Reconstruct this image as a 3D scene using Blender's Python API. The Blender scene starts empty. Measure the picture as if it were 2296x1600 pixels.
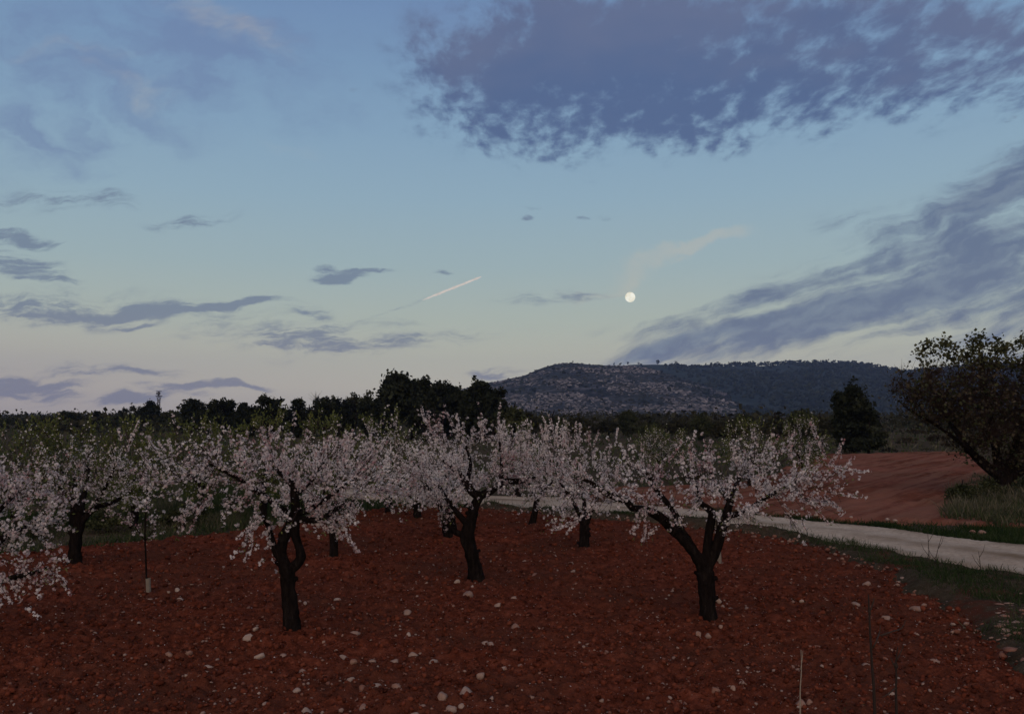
import bpy, math
import numpy as np
from mathutils import Vector, noise as mnoise

C = bpy.context.scene.collection
SC = bpy.context.scene
rng = np.random.default_rng(11)
R = math.radians

# ---------------------------------------------------------------- camera
CAM_H = 2.7                      # lens height over the orchard floor (taken from a low bank)
FOC = 1913.0                     # focal length in units of a 2296 px wide picture
PITCH = math.atan((927.6 - 800.0) / FOC)
cam_d = bpy.data.cameras.new('camera')
cam = bpy.data.objects.new('camera', cam_d); C.objects.link(cam)
cam_d.sensor_width = 36.0
cam_d.lens = FOC / 2296.0 * 36.0
cam_d.clip_start = 0.1; cam_d.clip_end = 90000
cam.location = (0, 0, CAM_H)
cam.rotation_euler = (R(90) + PITCH, 0, 0)
SC.camera = cam

def ray(x, y):
    a = (x - 1148.0) / FOC; b = (800.0 - y) / FOC
    dy = math.cos(PITCH) - b * math.sin(PITCH); dz = math.sin(PITCH) + b * math.cos(PITCH)
    return a / dy, dz / dy
def at(x, y, Y):
    u, v = ray(x, y)
    return np.array([u * Y, Y, CAM_H + v * Y])
def gnd(x, y, z=0.0):
    u, v = ray(x, y)
    return at(x, y, (z - CAM_H) / v)

def lin(c):
    out = []
    for v in c:
        v = v / 255.0
        out.append(v / 12.92 if v <= 0.04045 else ((v + 0.055) / 1.055) ** 2.4)
    return tuple(out) + (1.0,)

# ---------------------------------------------------------------- colour management, render
SC.view_settings.view_transform = 'Standard'
SC.view_settings.look = 'None'
SC.view_settings.gamma = 1.0
SC.view_settings.exposure = 0.0
SC.view_settings.use_curve_mapping = False
try:
    SC.cycles.max_bounces = 6; SC.cycles.diffuse_bounces = 3; SC.cycles.volume_bounces = 1
    SC.cycles.transparent_max_bounces = 12
    SC.cycles.use_denoising = True
except Exception:
    pass

# ---------------------------------------------------------------- world: dusk sky with clouds
W = bpy.data.worlds.new('World'); SC.world = W; W.use_nodes = True
wt = W.node_tree; wt.nodes.clear()
class NT:
    """tiny node-tree helper"""
    def __init__(s, t): s.t = t
    def n(s, ty, **kw):
        nd = s.t.nodes.new(ty)
        for k, v in kw.items(): setattr(nd, k, v)
        return nd
    def l(s, a, b): s.t.links.new(a, b)
    def m(s, op, a, b=None, c=None, clamp=False):
        nd = s.n('ShaderNodeMath', operation=op, use_clamp=clamp)
        for i, v in enumerate((a, b, c)):
            if v is None: continue
            if isinstance(v, (int, float)): nd.inputs[i].default_value = v
            else: s.l(v, nd.inputs[i])
        return nd.outputs[0]
    def vm(s, op, a, b=None, sc=None):
        nd = s.n('ShaderNodeVectorMath', operation=op)
        for i, v in enumerate((a, b)):
            if v is None: continue
            if isinstance(v, (tuple, list)): nd.inputs[i].default_value = v
            else: s.l(v, nd.inputs[i])
        if sc is not None:
            if isinstance(sc, (int, float)): nd.inputs['Scale'].default_value = sc
            else: s.l(sc, nd.inputs['Scale'])
        return nd.outputs['Value'] if op in ('LENGTH', 'DOT_PRODUCT') else nd.outputs[0]
    def mp(s, v, loc=(0,0,0), rot=(0,0,0), sc=(1,1,1), ty='TEXTURE'):
        nd = s.n('ShaderNodeMapping', vector_type=ty)
        nd.inputs['Location'].default_value = loc; nd.inputs['Rotation'].default_value = rot; nd.inputs['Scale'].default_value = sc
        s.l(v, nd.inputs['Vector']); return nd.outputs[0]
    def noise(s, v, scale, detail=5, rough=.55, dist=0.0, col=False, dim='3D'):
        nd = s.n('ShaderNodeTexNoise', noise_dimensions=dim); nd.inputs['Scale'].default_value = scale
        nd.inputs['Detail'].default_value = detail; nd.inputs['Roughness'].default_value = rough
        nd.inputs['Distortion'].default_value = dist
        if v is not None: s.l(v, nd.inputs['Vector'])
        return nd.outputs['Color' if col else 'Fac']
    def mr(s, v, a, b, c=0.0, d=1.0, smooth=True):
        nd = s.n('ShaderNodeMapRange', interpolation_type='SMOOTHSTEP' if smooth else 'LINEAR')
        s.l(v, nd.inputs['Value'])
        for k, x in (('From Min', a), ('From Max', b), ('To Min', c), ('To Max', d)):
            nd.inputs[k].default_value = x
        return nd.outputs['Result']
    def mix(s, f, a, b, blend='MIX'):
        nd = s.n('ShaderNodeMix', data_type='RGBA', blend_type=blend)
        for k, v in ((0, f), (6, a), (7, b)):
            if isinstance(v, (int, float)): nd.inputs[k].default_value = v
            elif isinstance(v, tuple): nd.inputs[k].default_value = v
            else: s.l(v, nd.inputs[k])
        return nd.outputs[2]
    def cxyz(s, a):
        nd = s.n('ShaderNodeCombineXYZ'); s.l(a, nd.inputs[2]); return nd.outputs[0]
    def ramp(s, v, stops, interp='LINEAR'):
        nd = s.n('ShaderNodeValToRGB'); r = nd.color_ramp; r.interpolation = interp
        while len(r.elements) < len(stops): r.elements.new(0.5)
        for e, (p, c) in zip(r.elements, stops): e.position = p; e.color = c
        s.l(v, nd.inputs[0]); return nd.outputs[0]

w = NT(wt)
D = w.vm('NORMALIZE', w.n('ShaderNodeTexCoord').outputs['Generated'])
sx = w.n('ShaderNodeSeparateXYZ'); w.l(D, sx.inputs[0]); dx, dy, dz = sx.outputs
yy = w.m('MAXIMUM', dy, 0.12)
u = w.m('DIVIDE', dx, yy); v = w.m('DIVIDE', dz, yy)
cu = w.n('ShaderNodeCombineXYZ'); w.l(u, cu.inputs[0]); w.l(v, cu.inputs[1]); UV0 = cu.outputs[0]
# soft turbulent warp of the cloud chart, so that no outline is a clean ellipse
wcol = w.noise(w.mp(UV0, sc=(1.4, .8, 1)), 10.0, 5, .56, col=True, dim='2D')
wofs = w.vm('MULTIPLY', w.vm('SUBTRACT', wcol, (0.5, 0.5, 0.5)), (1, 1, 0))
def warp(amp):
    return w.vm('ADD', UV0, w.vm('SCALE', wofs, sc=amp))
def pos(x, y):
    return ray(x, y)
def after(vec, val):
    """same vector, but evaluated after val (keeps the shader's working memory small)"""
    return w.vm('ADD', vec, w.vm('SCALE', w.cxyz(val), sc=1e-7))
def gated(f, nz, amp, mid=0.5, k=3.0):
    """break the field up with noise, only where there is cloud at all"""
    return w.m('ADD', f, w.m('MULTIPLY', w.m('MULTIPLY', w.m('SUBTRACT', nz, mid), amp), w.m('MULTIPLY', f, k, clamp=True)))
def field(base, blobs):
    acc = None
    for i, (cx, cy, rx, ry, rot, wt_) in enumerate(blobs):
        if i % 6 == 5: base = after(base, acc)
        u0, v0 = pos(cx, cy); s1 = pos(cx + 1, cy)[0] - u0; s2 = v0 - pos(cx, cy + 1)[1]
        p = w.mp(base, (u0, v0, 0), (0, 0, R(rot)), (rx * s1, ry * s2, 1))
        f = w.mr(w.vm('LENGTH', p), 0.25, 1.75, wt_, 0.0)
        acc = f if acc is None else w.m('ADD', acc, f)
    return acc

# clear-sky colour by elevation (dusk opposite the sunset), pinker towards the left horizon
el = w.m('ARCSINE', dz)
elf = w.m('DIVIDE', el, 1.5708, clamp=True)
E = lambda y: math.atan(ray(1148, y)[1]) / 1.5708
K = 10.0     # the ramp is multiplied by ten because the background runs at strength 0.1
stops = [(E(927), (178, 170, 162)), (E(870), (194, 188, 171)), (E(790), (190, 191, 174)), (E(720), (178, 188, 177)),
         (E(600), (160, 181, 185)), (E(450), (146, 174, 191)), (E(300), (134, 165, 191)), (E(150), (122, 153, 186)),
         (E(0), (112, 141, 181)), (0.6, (98, 124, 163)), (1.0, (92, 114, 152))]
clear = w.ramp(elf, [(p, lin(c)) for p, c in stops])
azl = w.mr(u, -0.7, 0.0, 1.0, 0.0)
lowf = w.mr(el, 0.0, 0.14, 1.0, 0.0)
clear = w.mix(w.m('MULTIPLY', w.m('MULTIPLY', azl, lowf), 0.55), clear, lin((176, 162, 158)))

denP = w.m('ADD', w.m('MAXIMUM', dz, 0.0), 0.10)
cp = w.n('ShaderNodeCombineXYZ'); w.l(w.m('DIVIDE', dx, denP), cp.inputs[0]); w.l(w.m('DIVIDE', dy, denP), cp.inputs[1])
PL = cp.outputs[0]                                     # the cloud deck seen in perspective
# A: the large slate cloud, solid body with a broken, puffy lower edge
UA = warp(0.12)
bigA = [(1330,90,250,130,0,.75),(1120,150,190,90,12,.62),(1640,60,340,130,0,.75),(1990,10,280,80,0,.5),
        (1450,190,280,90,4,.42),(1185,295,90,60,0,.42),(1400,290,270,55,4,.36),(1720,235,320,80,8,.38),(1300,200,230,70,0,.3),
        (1970,185,300,85,8,.34),(2160,120,250,120,0,.30),(2300,50,200,140,0,.26),(1000,60,120,90,0,.18)]
fA = field(UA, bigA)
nA = w.noise(w.mp(w.vm('ADD', PL, w.vm('SCALE', wofs, sc=.07)), sc=(.80, 1.45, 1)), 14.0, 6, .58, dim='2D')
nA2 = w.noise(PL, 2.3, 3, .55, dim='2D')
fA = gated(gated(fA, nA, 2.7, .5, 3.2), nA2, .5)
aA = w.mr(fA, -0.05, 1.20)
# B: wind-drawn bands on the right
UV0 = after(UV0, aA)
UB = warp(0.035)
bigB = [(2270,410,170,60,24,.85),(2100,500,190,44,22,.7),(1930,505,90,34,0,.5),(2240,560,200,40,20,.5),(2230,660,190,60,17,.75),
        (1960,690,300,48,14,.65),(1700,745,300,34,12,.5),(1450,745,110,22,4,.62),(2280,745,160,50,12,.7),(1740,640,120,26,26,.5),(2050,610,260,50,18,.38),(1800,720,420,70,14,.28),(2250,480,260,90,22,.3),
        (1430,795,130,18,8,.5),(1900,760,160,24,12,.4),(2200,800,130,12,0,.5),(1640,670,160,30,20,.25),(1600,700,140,24,16,.3),(1950,690,430,105,14,.26),(1560,770,200,30,8,.3)]
fB = field(UB, bigB)
nB = w.noise(w.mp(UB, rot=(0, 0, R(17)), sc=(0.30, 0.024, 1)), 1.0, 6, .62, dim='2D')
nB2 = w.noise(w.mp(warp(.06), rot=(0, 0, R(20)), sc=(0.055, 0.020, 1)), 1.0, 5, .6, dim='2D')
fB = gated(gated(fB, nB, 2.9, .5, 2.5), nB2, 1.3)
aB = w.mr(fB, -0.02, 1.5)
# C: small bars and scraps low in the sky
UV0 = after(UV0, aB)
UC = warp(0.04)
bigC = [(895,695,55,4,22,.5),(150,690,270,40,0,.26),(560,742,270,50,-6,.26),(930,765,250,26,6,.2),(150,832,300,22,0,.18),(190,900,260,20,0,.18),(1240,660,160,22,6,.12),(770,606,50,11,-4,1.1),(745,620,40,9,-2,1.0),(835,600,45,4,-3,.85),(320,700,80,14,4,1.15),(430,697,70,6,8,.85),(520,680,75,11,8,1.05),(580,673,50,7,0,.7),
        (120,705,150,24,-3,.55),(700,700,55,16,-20,.5),(690,765,90,16,-10,.55),(610,778,80,7,-3,.45),(730,748,50,9,8,.5),(880,772,130,10,6,.35),(870,730,60,9,0,.25),
        (110,448,110,22,0,.42),(250,455,50,22,-10,.36),(440,497,90,14,8,.55),(25,525,75,16,-6,.9),(105,540,60,8,0,.4),(40,595,95,26,-5,.9),(115,633,70,7,0,.65),
        (50,868,110,22,0,.95),(30,850,50,12,0,.6),(490,873,95,10,-1,1.1),(310,892,85,13,6,.8),(250,905,60,6,0,.5),(360,868,60,9,0,.5),(440,897,30,6,0,.6),
        (240,828,110,10,0,.4),(350,838,60,8,-8,.42),(300,733,40,4,0,.6),(1120,838,60,12,0,.6),(990,604,22,5,0,.6),(1190,456,18,4,0,.7),(1187,478,13,3.5,0,.7),
        (1300,486,13,4,0,.6),(1345,483,17,6,-10,.55),(1215,667,80,13,3,.26),(1320,655,60,10,6,.2),(2260,265,18,6,20,.6),(800,202,14,5,0,.4)]
fC = field(UC, bigC)
nC = w.noise(w.mp(UC, rot=(0, 0, R(3)), sc=(0.050, 0.0085, 1)), 1.0, 6, .66, dim='2D')
fC = gated(gated(fC, nC, 3.0, .5, 1.8), nB2, .9)
aC = w.mr(fC, 0.03, 1.05)
# D: thin veils top left; E: sunlit cream wisps
UV0 = after(UV0, aC)
fD = field(warp(0.16), [(150,60,260,90,0,.6),(470,70,170,90,-20,.6),(300,210,380,120,5,.55),(90,330,160,70,0,.4),(680,130,140,90,0,.25),(1020,90,110,110,0,.35)])
nD = w.noise(w.mp(warp(.12), rot=(0, 0, R(-28)), sc=(0.12, 0.05, 1)), 1.0, 5, .6, dim='2D')
aD = w.mr(gated(fD, nD, 2.2, .5, 1.6), 0.0, 1.2, 0.0, 0.85)
UV0 = after(UV0, aD)
fE = field(warp(0.10), [(1500,568,90,15,14,.8),(1590,545,80,16,8,.6),(1340,632,130,13,14,.6),(520,50,150,45,-30,.5),(300,190,110,20,-18,.4),(180,110,120,20,0,.3),(1400,600,60,20,0,.3),(640,330,60,20,0,.2)])
aE = w.mr(gated(fE, nB2, 1.0), 0.0, 1.1, 0.0, 0.40)
colA = w.mix(w.mr(w.m('ADD', v, w.m('MULTIPLY', w.m('SUBTRACT', nA2, .5), .25)), .37, .50), lin((80, 100, 140)), lin((97, 109, 142)))
colB = w.mix(w.mr(nB2, .35, .65), lin((112, 127, 149)), lin((91, 106, 137)))
colC = w.mix(lowf, lin((106, 121, 146)), lin((118, 120, 140)))
sky = w.mix(w.m('MULTIPLY', aD, .75), clear, lin((108, 128, 168)))
sky = w.mix(aE, sky, lin((196, 190, 176)))
sky = w.mix(w.m('MULTIPLY', aC, .78), sky, colC)
sky = w.mix(w.m('MULTIPLY', aB, .88), sky, colB)
sky = w.mix(w.m('MULTIPLY', aA, .95), sky, colA)
# rest of the dome: the same broken deck goes on outside the frame
gen = w.mr(w.noise(PL, 1.7, 4, .6, dim='2D'), 0.46, 0.66, 0.0, 0.75)
rest = w.mix(gen, clear, lin((92, 106, 146)))
nis = w.n('ShaderNodeTexSky'); nis.sky_type = 'NISHITA'; nis.sun_disc = False
nis.sun_elevation = R(1.0); nis.sun_rotation = R(190); nis.altitude = 200
nsc = w.vm('SCALE', nis.outputs[0], sc=0.08)
# after-glow of the sunset behind the camera, opposite the rising moon
glow = w.m('MULTIPLY', w.mr(dy, -0.75, 0.15, 1.0, 0.0), w.mr(el, 0.0, 0.85, 1.0, 0.0))
gcol = w.vm('SCALE', w.n('ShaderNodeRGB').outputs[0], sc=glow)
wt.nodes[-1].name = 'glow_scale'
[n for n in wt.nodes if n.type == 'RGB'][0].outputs[0].default_value = (.85, .50, .27, 1)
rest = w.vm('ADD', rest, gcol)
def backg(c):
    bg = w.n('ShaderNodeBackground'); bg.inputs[1].default_value = 0.1
    w.l(w.vm('ADD', w.vm('SCALE', c, sc=K * 0.96), nsc), bg.inputs[0]); return bg.outputs[0]
outside = w.m('SUBTRACT', 1.0, w.mr(dy, 0.30, 0.5))
outside = w.m('MAXIMUM', outside, w.m('MAXIMUM', w.mr(v, 0.62, 0.85), w.mr(w.m('ABSOLUTE', u), 0.80, 1.05)))
outside = w.m('MAXIMUM', outside, w.mr(v, -0.05, -0.08))
ms = w.n('ShaderNodeMixShader'); w.l(outside, ms.inputs[0])
w.l(backg(sky), ms.inputs[1]); w.l(backg(rest), ms.inputs[2])
ow = w.n('ShaderNodeOutputWorld'); w.l(ms.outputs[0], ow.inputs[0])
W.cycles.sampling_method = 'MANUAL'; W.cycles.sample_map_resolution = 512

# the sun has just set behind the camera: only a faint, very soft warm glow is left of it
sl = bpy.data.lights.new('sun', 'SUN'); sl.energy = 0.85; sl.angle = R(75); sl.color = (1.0, .74, .56)
so = bpy.data.objects.new('sun', sl); C.objects.link(so)
so.rotation_euler = (R(90 - 42), 0, R(-10))

# ================================================================ helpers
def tag(o, label=None, cat=None, group=None, kind=None):
    if label: o['label'] = label
    if cat: o['category'] = cat
    if group: o['group'] = group
    if kind: o['kind'] = kind
    return o

def mat(name, build, rough=.9, spec=.2):
    m = bpy.data.materials.new(name); m.use_nodes = True; t = m.node_tree; t.nodes.clear()
    g = NT(t); out = g.n('ShaderNodeOutputMaterial'); b = g.n('ShaderNodeBsdfPrincipled')
    b.inputs['Roughness'].default_value = rough; b.inputs['Specular IOR Level'].default_value = spec
    g.l(b.outputs[0], out.inputs[0]); build(g, b); return m
def attr(g, name='tint'):
    return g.n('ShaderNodeAttribute', attribute_name=name).outputs['Fac']
def opos(g): return g.n('ShaderNodeTexCoord').outputs['Object']
def bump(g, b, h, dist=.02, strength=1.0):
    nd = g.n('ShaderNodeBump'); nd.inputs['Distance'].default_value = dist; nd.inputs['Strength'].default_value = strength
    g.l(h, nd.inputs['Height']); g.l(nd.outputs[0], b.inputs['Normal'])
def rgb(*c): return tuple(c) + (1.0,)

class Geo:
    """collects vertex/face arrays and links them as one mesh object"""
    def __init__(s): s.V = []; s.F = {}; s.T = []; s.n = 0
    def add(s, V, F, tint=0.5):
        V = np.asarray(V, float).reshape(-1, 3); F = np.asarray(F, int)
        if not len(V) or not len(F): return
        s.F.setdefault(F.shape[1], []).append(F + s.n)
        s.V.append(V); s.T.append(np.broadcast_to(np.asarray(tint, float), (len(V),)).copy()); s.n += len(V)
    def build(s, name, m, parent=None, smooth=False, loc=None):
        if not s.V: return None
        V = np.concatenate(s.V); me = bpy.data.meshes.new(name)
        if loc is not None: V = V - np.asarray(loc, float)
        loops = []; sizes = []
        for k, fs in s.F.items():
            f = np.concatenate(fs); loops.append(f.ravel()); sizes.append(np.full(len(f), k))
        loops = np.concatenate(loops); sizes = np.concatenate(sizes)
        me.vertices.add(len(V)); me.vertices.foreach_set('co', V.astype(np.float32).ravel())
        me.loops.add(len(loops)); me.loops.foreach_set('vertex_index', loops.astype(np.int32))
        me.polygons.add(len(sizes)); st = np.concatenate(([0], np.cumsum(sizes)[:-1]))
        me.polygons.foreach_set('loop_start', st.astype(np.int32))
        me.update(calc_edges=True)
        if smooth: me.polygons.foreach_set('use_smooth', np.ones(len(sizes), bool))
        a = me.attributes.new('tint', 'FLOAT', 'POINT'); a.data.foreach_set('value', np.concatenate(s.T).astype(np.float32))
        me.materials.append(m); me.validate()
        o = bpy.data.objects.new(name, me); C.objects.link(o)
        if parent is not None: o.parent = parent
        elif loc is not None: o.location = loc
        return o

def empty(name, loc, label, cat, group=None):
    o = bpy.data.objects.new(name, None); C.objects.link(o); o.location = loc; o.empty_display_size = .1
    return tag(o, label, cat, group)

def tube(P, Rr, n=8, cap=True, rough=0.0, seed=0):
    """tapered tube along P; returns V, F (quads) and end-cap tris"""
    P = np.asarray(P, float); Rr = np.asarray(Rr, float); k = len(P)
    T = np.gradient(P, axis=0); T /= np.linalg.norm(T, axis=1)[:, None] + 1e-9
    ref = np.array([0, 1, 0.]) if abs(T[0][1]) < .8 else np.array([1, 0, 0.])
    U = np.zeros_like(P); u = np.cross(T[0], ref); u /= np.linalg.norm(u)
    for i in range(k):
        u = u - T[i] * np.dot(u, T[i]); u /= np.linalg.norm(u) + 1e-9; U[i] = u
    Wv = np.cross(T, U); an = np.arange(n) * 2 * np.pi / n
    rad = Rr[:, None] * np.ones((k, n))
    if rough:
        r2 = np.random.default_rng(seed); ph = r2.uniform(0, 6.28, 4)
        L = np.concatenate(([0], np.cumsum(np.linalg.norm(np.diff(P, axis=0), axis=1))))[:, None]
        rad = rad * (1 + rough * (.5 * np.sin(2 * an + ph[0] + L * 6) + .35 * np.sin(3 * an + ph[1] - L * 9) + .25 * np.sin(5 * an + ph[2] + L * 14))
                     + rough * .35 * r2.normal(size=(k, n)))
    V = P[:, None, :] + rad[..., None] * (np.cos(an)[None, :, None] * U[:, None, :] + np.sin(an)[None, :, None] * Wv[:, None, :])
    i = np.arange(k - 1)[:, None] * n; j = np.arange(n)[None, :]; j2 = (j + 1) % n
    F = np.stack([i + j, i + j2, i + n + j2, i + n + j], -1).reshape(-1, 4)
    V = V.reshape(-1, 3)
    caps = np.zeros((0, 3), int)
    if cap:
        V = np.vstack([V, P[-1:] + T[-1:] * Rr[-1] * .4, P[:1]])
        a = (k - 1) * n; jj = np.arange(n)
        caps = np.vstack([np.stack([a + jj, a + (jj + 1) % n, np.full(n, k * n)], -1),
                          np.stack([(jj + 1) % n, jj, np.full(n, k * n + 1)], -1)])
    return V, F, caps
def add_tube(g, P, Rr, n=8, tint=.5, rough=0.0, seed=0):
    V, F, Cp = tube(P, Rr, n, True, rough, seed)
    b = g.n; g.add(V, F, tint)
    if len(Cp): g.F.setdefault(3, []).append(Cp + b)
def smooth_path(P, Rr, step):
    """Catmull-Rom resample of a polyline"""
    P = np.asarray(P, float); Rr = np.asarray(Rr, float)
    if len(P) < 3:
        n = max(2, int(np.linalg.norm(P[-1] - P[0]) / step)); t = np.linspace(0, 1, n)[:, None]
        return P[0] * (1 - t) + P[-1] * t, np.interp(t[:, 0], [0, 1], Rr[[0, -1]])
    Q = np.vstack([2 * P[0] - P[1], P, 2 * P[-1] - P[-2]]); out = []; rr = []
    for i in range(len(P) - 1):
        n = max(1, int(round(np.linalg.norm(P[i + 1] - P[i]) / step)))
        for k in range(n):
            t = k / n; p0, p1, p2, p3 = Q[i:i + 4]
            out.append(.5 * ((2 * p1) + (-p0 + p2) * t + (2 * p0 - 5 * p1 + 4 * p2 - p3) * t * t + (-p0 + 3 * p1 - 3 * p2 + p3) * t ** 3))
            rr.append(Rr[i] * (1 - t) + Rr[i + 1] * t)
    out.append(P[-1]); rr.append(Rr[-1])
    return np.array(out), np.array(rr)
def rotmats(n, r=rng, tilt=None):
    """n random rotation matrices"""
    q = r.normal(size=(n, 4)); q /= np.linalg.norm(q, axis=1)[:, None]; a, b, c, d = q.T
    return np.stack([np.stack([1-2*(c*c+d*d), 2*(b*c-a*d), 2*(b*d+a*c)], -1),
                     np.stack([2*(b*c+a*d), 1-2*(b*b+d*d), 2*(c*d-a*b)], -1),
                     np.stack([2*(b*d-a*c), 2*(c*d+a*b), 1-2*(b*b+c*c)], -1)], 1)
def frame_mats(N, spin):
    """matrices whose z axis is N"""
    N = N / (np.linalg.norm(N, axis=1)[:, None] + 1e-9)
    ref = np.where(np.abs(N[:, 2:3]) < .9, np.array([[0, 0, 1.]]), np.array([[1, 0, 0.]]))
    X = np.cross(ref, N); X /= np.linalg.norm(X, axis=1)[:, None]; Y = np.cross(N, X)
    c, s_ = np.cos(spin)[:, None], np.sin(spin)[:, None]
    return np.stack([X * c + Y * s_, -X * s_ + Y * c, N], 2)
def stamp(g, tv, tf, pos_, mats, scale, ttint, itint):
    """stamp a small template mesh at many places"""
    n = len(pos_); k = len(tv)
    if n == 0: return
    V = np.einsum('nij,kj->nki', mats, tv) * np.asarray(scale).reshape(n, 1, -1) + np.asarray(pos_)[:, None, :]
    F = (tf[None] + (np.arange(n) * k)[:, None, None]).reshape(-1, tf.shape[1])
    g.add(V.reshape(-1, 3), F, (ttint[None, :] + np.asarray(itint).reshape(n, 1)).ravel())

# little templates -------------------------------------------------
def petal_flower():
    V = [(0, 0, 0)]; F = []; T = [-.38]
    for i in range(5):
        a = i * 2 * math.pi / 5
        for (r, da, z) in ((.55, -.50, .16), (1.0, 0, .26), (.55, .50, .16)):
            V.append((r * math.cos(a + da), r * math.sin(a + da), z)); T.append(.0)
        b = 1 + 3 * i; F.append((0, b, b + 1, b + 2))
    return np.array(V, float), np.array(F), np.array(T)
FLOWER = petal_flower()
FLOWER_FAR = (np.array([(-.9, -.6, .1), (.9, -.6, .1), (.7, .8, .15), (-.7, .8, .15), (-.7, 0, -.5), (.8, .1, -.5), (.8, 0, .6), (-.7, -.1, .6)], float),
              np.array([(0, 1, 2, 3), (4, 5, 6, 7)]), np.zeros(8))
LEAF = (np.array([(0, 0, 0), (.22, .5, .05), (0, 1, -.05), (-.22, .5, .05)], float), np.array([(0, 1, 2, 3)]), np.zeros(4))
def ico():
    t = (1 + 5 ** .5) / 2
    v = np.array([(-1,t,0),(1,t,0),(-1,-t,0),(1,-t,0),(0,-1,t),(0,1,t),(0,-1,-t),(0,1,-t),(t,0,-1),(t,0,1),(-t,0,-1),(-t,0,1)], float)
    f = [(0,11,5),(0,5,1),(0,1,7),(0,7,10),(0,10,11),(1,5,9),(5,11,4),(11,10,2),(10,7,6),(7,1,8),(3,9,4),(3,4,2),(3,2,6),(3,6,8),(3,8,9),(4,9,5),(2,4,11),(6,2,10),(8,6,7),(9,8,1)]
    v /= np.linalg.norm(v[0]); return v, np.array(f)
ICO = ico()
def ico_sub(v, f):
    v = [tuple(x) for x in v]; cache = {}; out = []
    def mid(a, b):
        k = (min(a, b), max(a, b))
        if k not in cache:
            m = np.array(v[a]) + np.array(v[b]); m /= np.linalg.norm(m); v.append(tuple(m)); cache[k] = len(v) - 1
        return cache[k]
    for a, b, c in f:
        x, y, z = mid(a, b), mid(b, c), mid(c, a); out += [(a, x, z), (b, y, x), (c, z, y), (x, y, z)]
    return np.array(v), np.array(out)
ICO2 = ico_sub(*ICO)

def fbm(x, y, sc, oct_=4, seed=0):
    """cheap vectorised value noise, ~[-1,1]"""
    tot = np.zeros(np.shape(x)); amp = 1; s_ = 0
    for o in range(oct_):
        xs = np.asarray(x) * sc * 2 ** o + 37.1 * o + seed * 11.3; ys = np.asarray(y) * sc * 2 ** o - 17.7 * o + seed * 5.7
        xi = np.floor(xs); yi = np.floor(ys); fx = xs - xi; fy = ys - yi
        fx = fx * fx * (3 - 2 * fx); fy = fy * fy * (3 - 2 * fy)
        def h(a, b):
            v_ = np.sin(a * 127.1 + b * 311.7 + o * 74.7) * 43758.5453; return (v_ - np.floor(v_)) * 2 - 1
        tot += amp * ((h(xi, yi) * (1 - fx) + h(xi + 1, yi) * fx) * (1 - fy) + (h(xi, yi + 1) * (1 - fx) + h(xi + 1, yi + 1) * fx) * fy)
        s_ += amp; amp *= .5
    return tot / s_
def in_poly(x, y, P):
    P = np.asarray(P); inside = np.zeros(np.shape(x), bool); j = len(P) - 1
    for i in range(len(P)):
        c = ((P[i, 1] > y) != (P[j, 1] > y)) & (x < (P[j, 0] - P[i, 0]) * (y - P[i, 1]) / (P[j, 1] - P[i, 1] + 1e-12) + P[i, 0])
        inside ^= c; j = i
    return inside

# ================================================================ materials
def m_soil(g, b):
    p = g.n('ShaderNodeNewGeometry').outputs['Position']
    n1 = g.noise(p, .45, 5, .6); n2 = g.noise(p, 9, 6, .65); n3 = g.noise(p, 55, 3, .6)
    c = g.ramp(n2, [(.28, rgb(.038, .0115, .007)), (.5, rgb(.118, .030, .0155)), (.72, rgb(.205, .062, .034))])
    c = g.mix(g.mr(n1, .38, .68, 0, .8), c, rgb(.080, .030, .018)); c = g.mix(g.mr(n3, .62, .75, 0, .5), c, rgb(.27, .13, .085))
    g.l(c, b.inputs['Base Color'])
    bump(g, b, g.m('ADD', g.m('MULTIPLY', n2, 1.0), g.m('MULTIPLY', n3, .35)), .05)
M_SOIL = mat('red_clay_soil', m_soil, 1.0, .0)
def m_field(g, b):
    p = g.n('ShaderNodeNewGeometry').outputs['Position']
    n1 = g.noise(p, .16, 4, .6); n2 = g.noise(p, 2.6, 6, .65)
    c = g.ramp(n2, [(.3, rgb(.060, .021, .012)), (.7, rgb(.165, .058, .034))])
    n3 = g.noise(g.mp(p, rot=(0, 0, R(50)), sc=(11, .45, 1)), 1.0, 6, .65)
    c = g.mix(g.mr(n3, .42, .60, 0, .75), c, rgb(.20, .100, .064))
    c = g.mix(g.mr(n1, .4, .7, 0, .6), c, rgb(.24, .09, .06)); g.l(c, b.inputs['Base Color'])
    bump(g, b, n2, .08)
M_FIELD = mat('ploughed_red_field', m_field, 1.0, .0)
def m_road(g, b):
    p = g.n('ShaderNodeNewGeometry').outputs['Position']
    n1 = g.noise(p, .8, 5, .6); n2 = g.noise(p, 12, 5, .7)
    c = g.ramp(n2, [(.3, rgb(.31, .245, .175)), (.7, rgb(.55, .45, .335))])
    c = g.mix(g.mr(n1, .35, .7, 0, .45), c, rgb(.25, .18, .12))
    c = g.mix(g.m('MULTIPLY', attr(g), 1.0, clamp=True), c, rgb(.19, .135, .085)); g.l(c, b.inputs['Base Color'])
    bump(g, b, n2, .02)
M_ROAD = mat('pale_gravel_track', m_road, 1.0, .0)
def m_ground(g, b):
    p = g.n('ShaderNodeNewGeometry').outputs['Position']
    n1 = g.noise(p, .12, 6, .6); n2 = g.noise(p, 3.0, 6, .7)
    c = g.ramp(n2, [(.3, rgb(.030, .026, .016)), (.7, rgb(.075, .062, .040))])
    c = g.mix(g.mr(n1, .4, .65, 0, .7), c, rgb(.085, .058, .040)); g.l(c, b.inputs['Base Color'])
    bump(g, b, n2, .08)
M_GROUND = mat('rough_grassland', m_ground, 1.0, .0)
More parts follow.
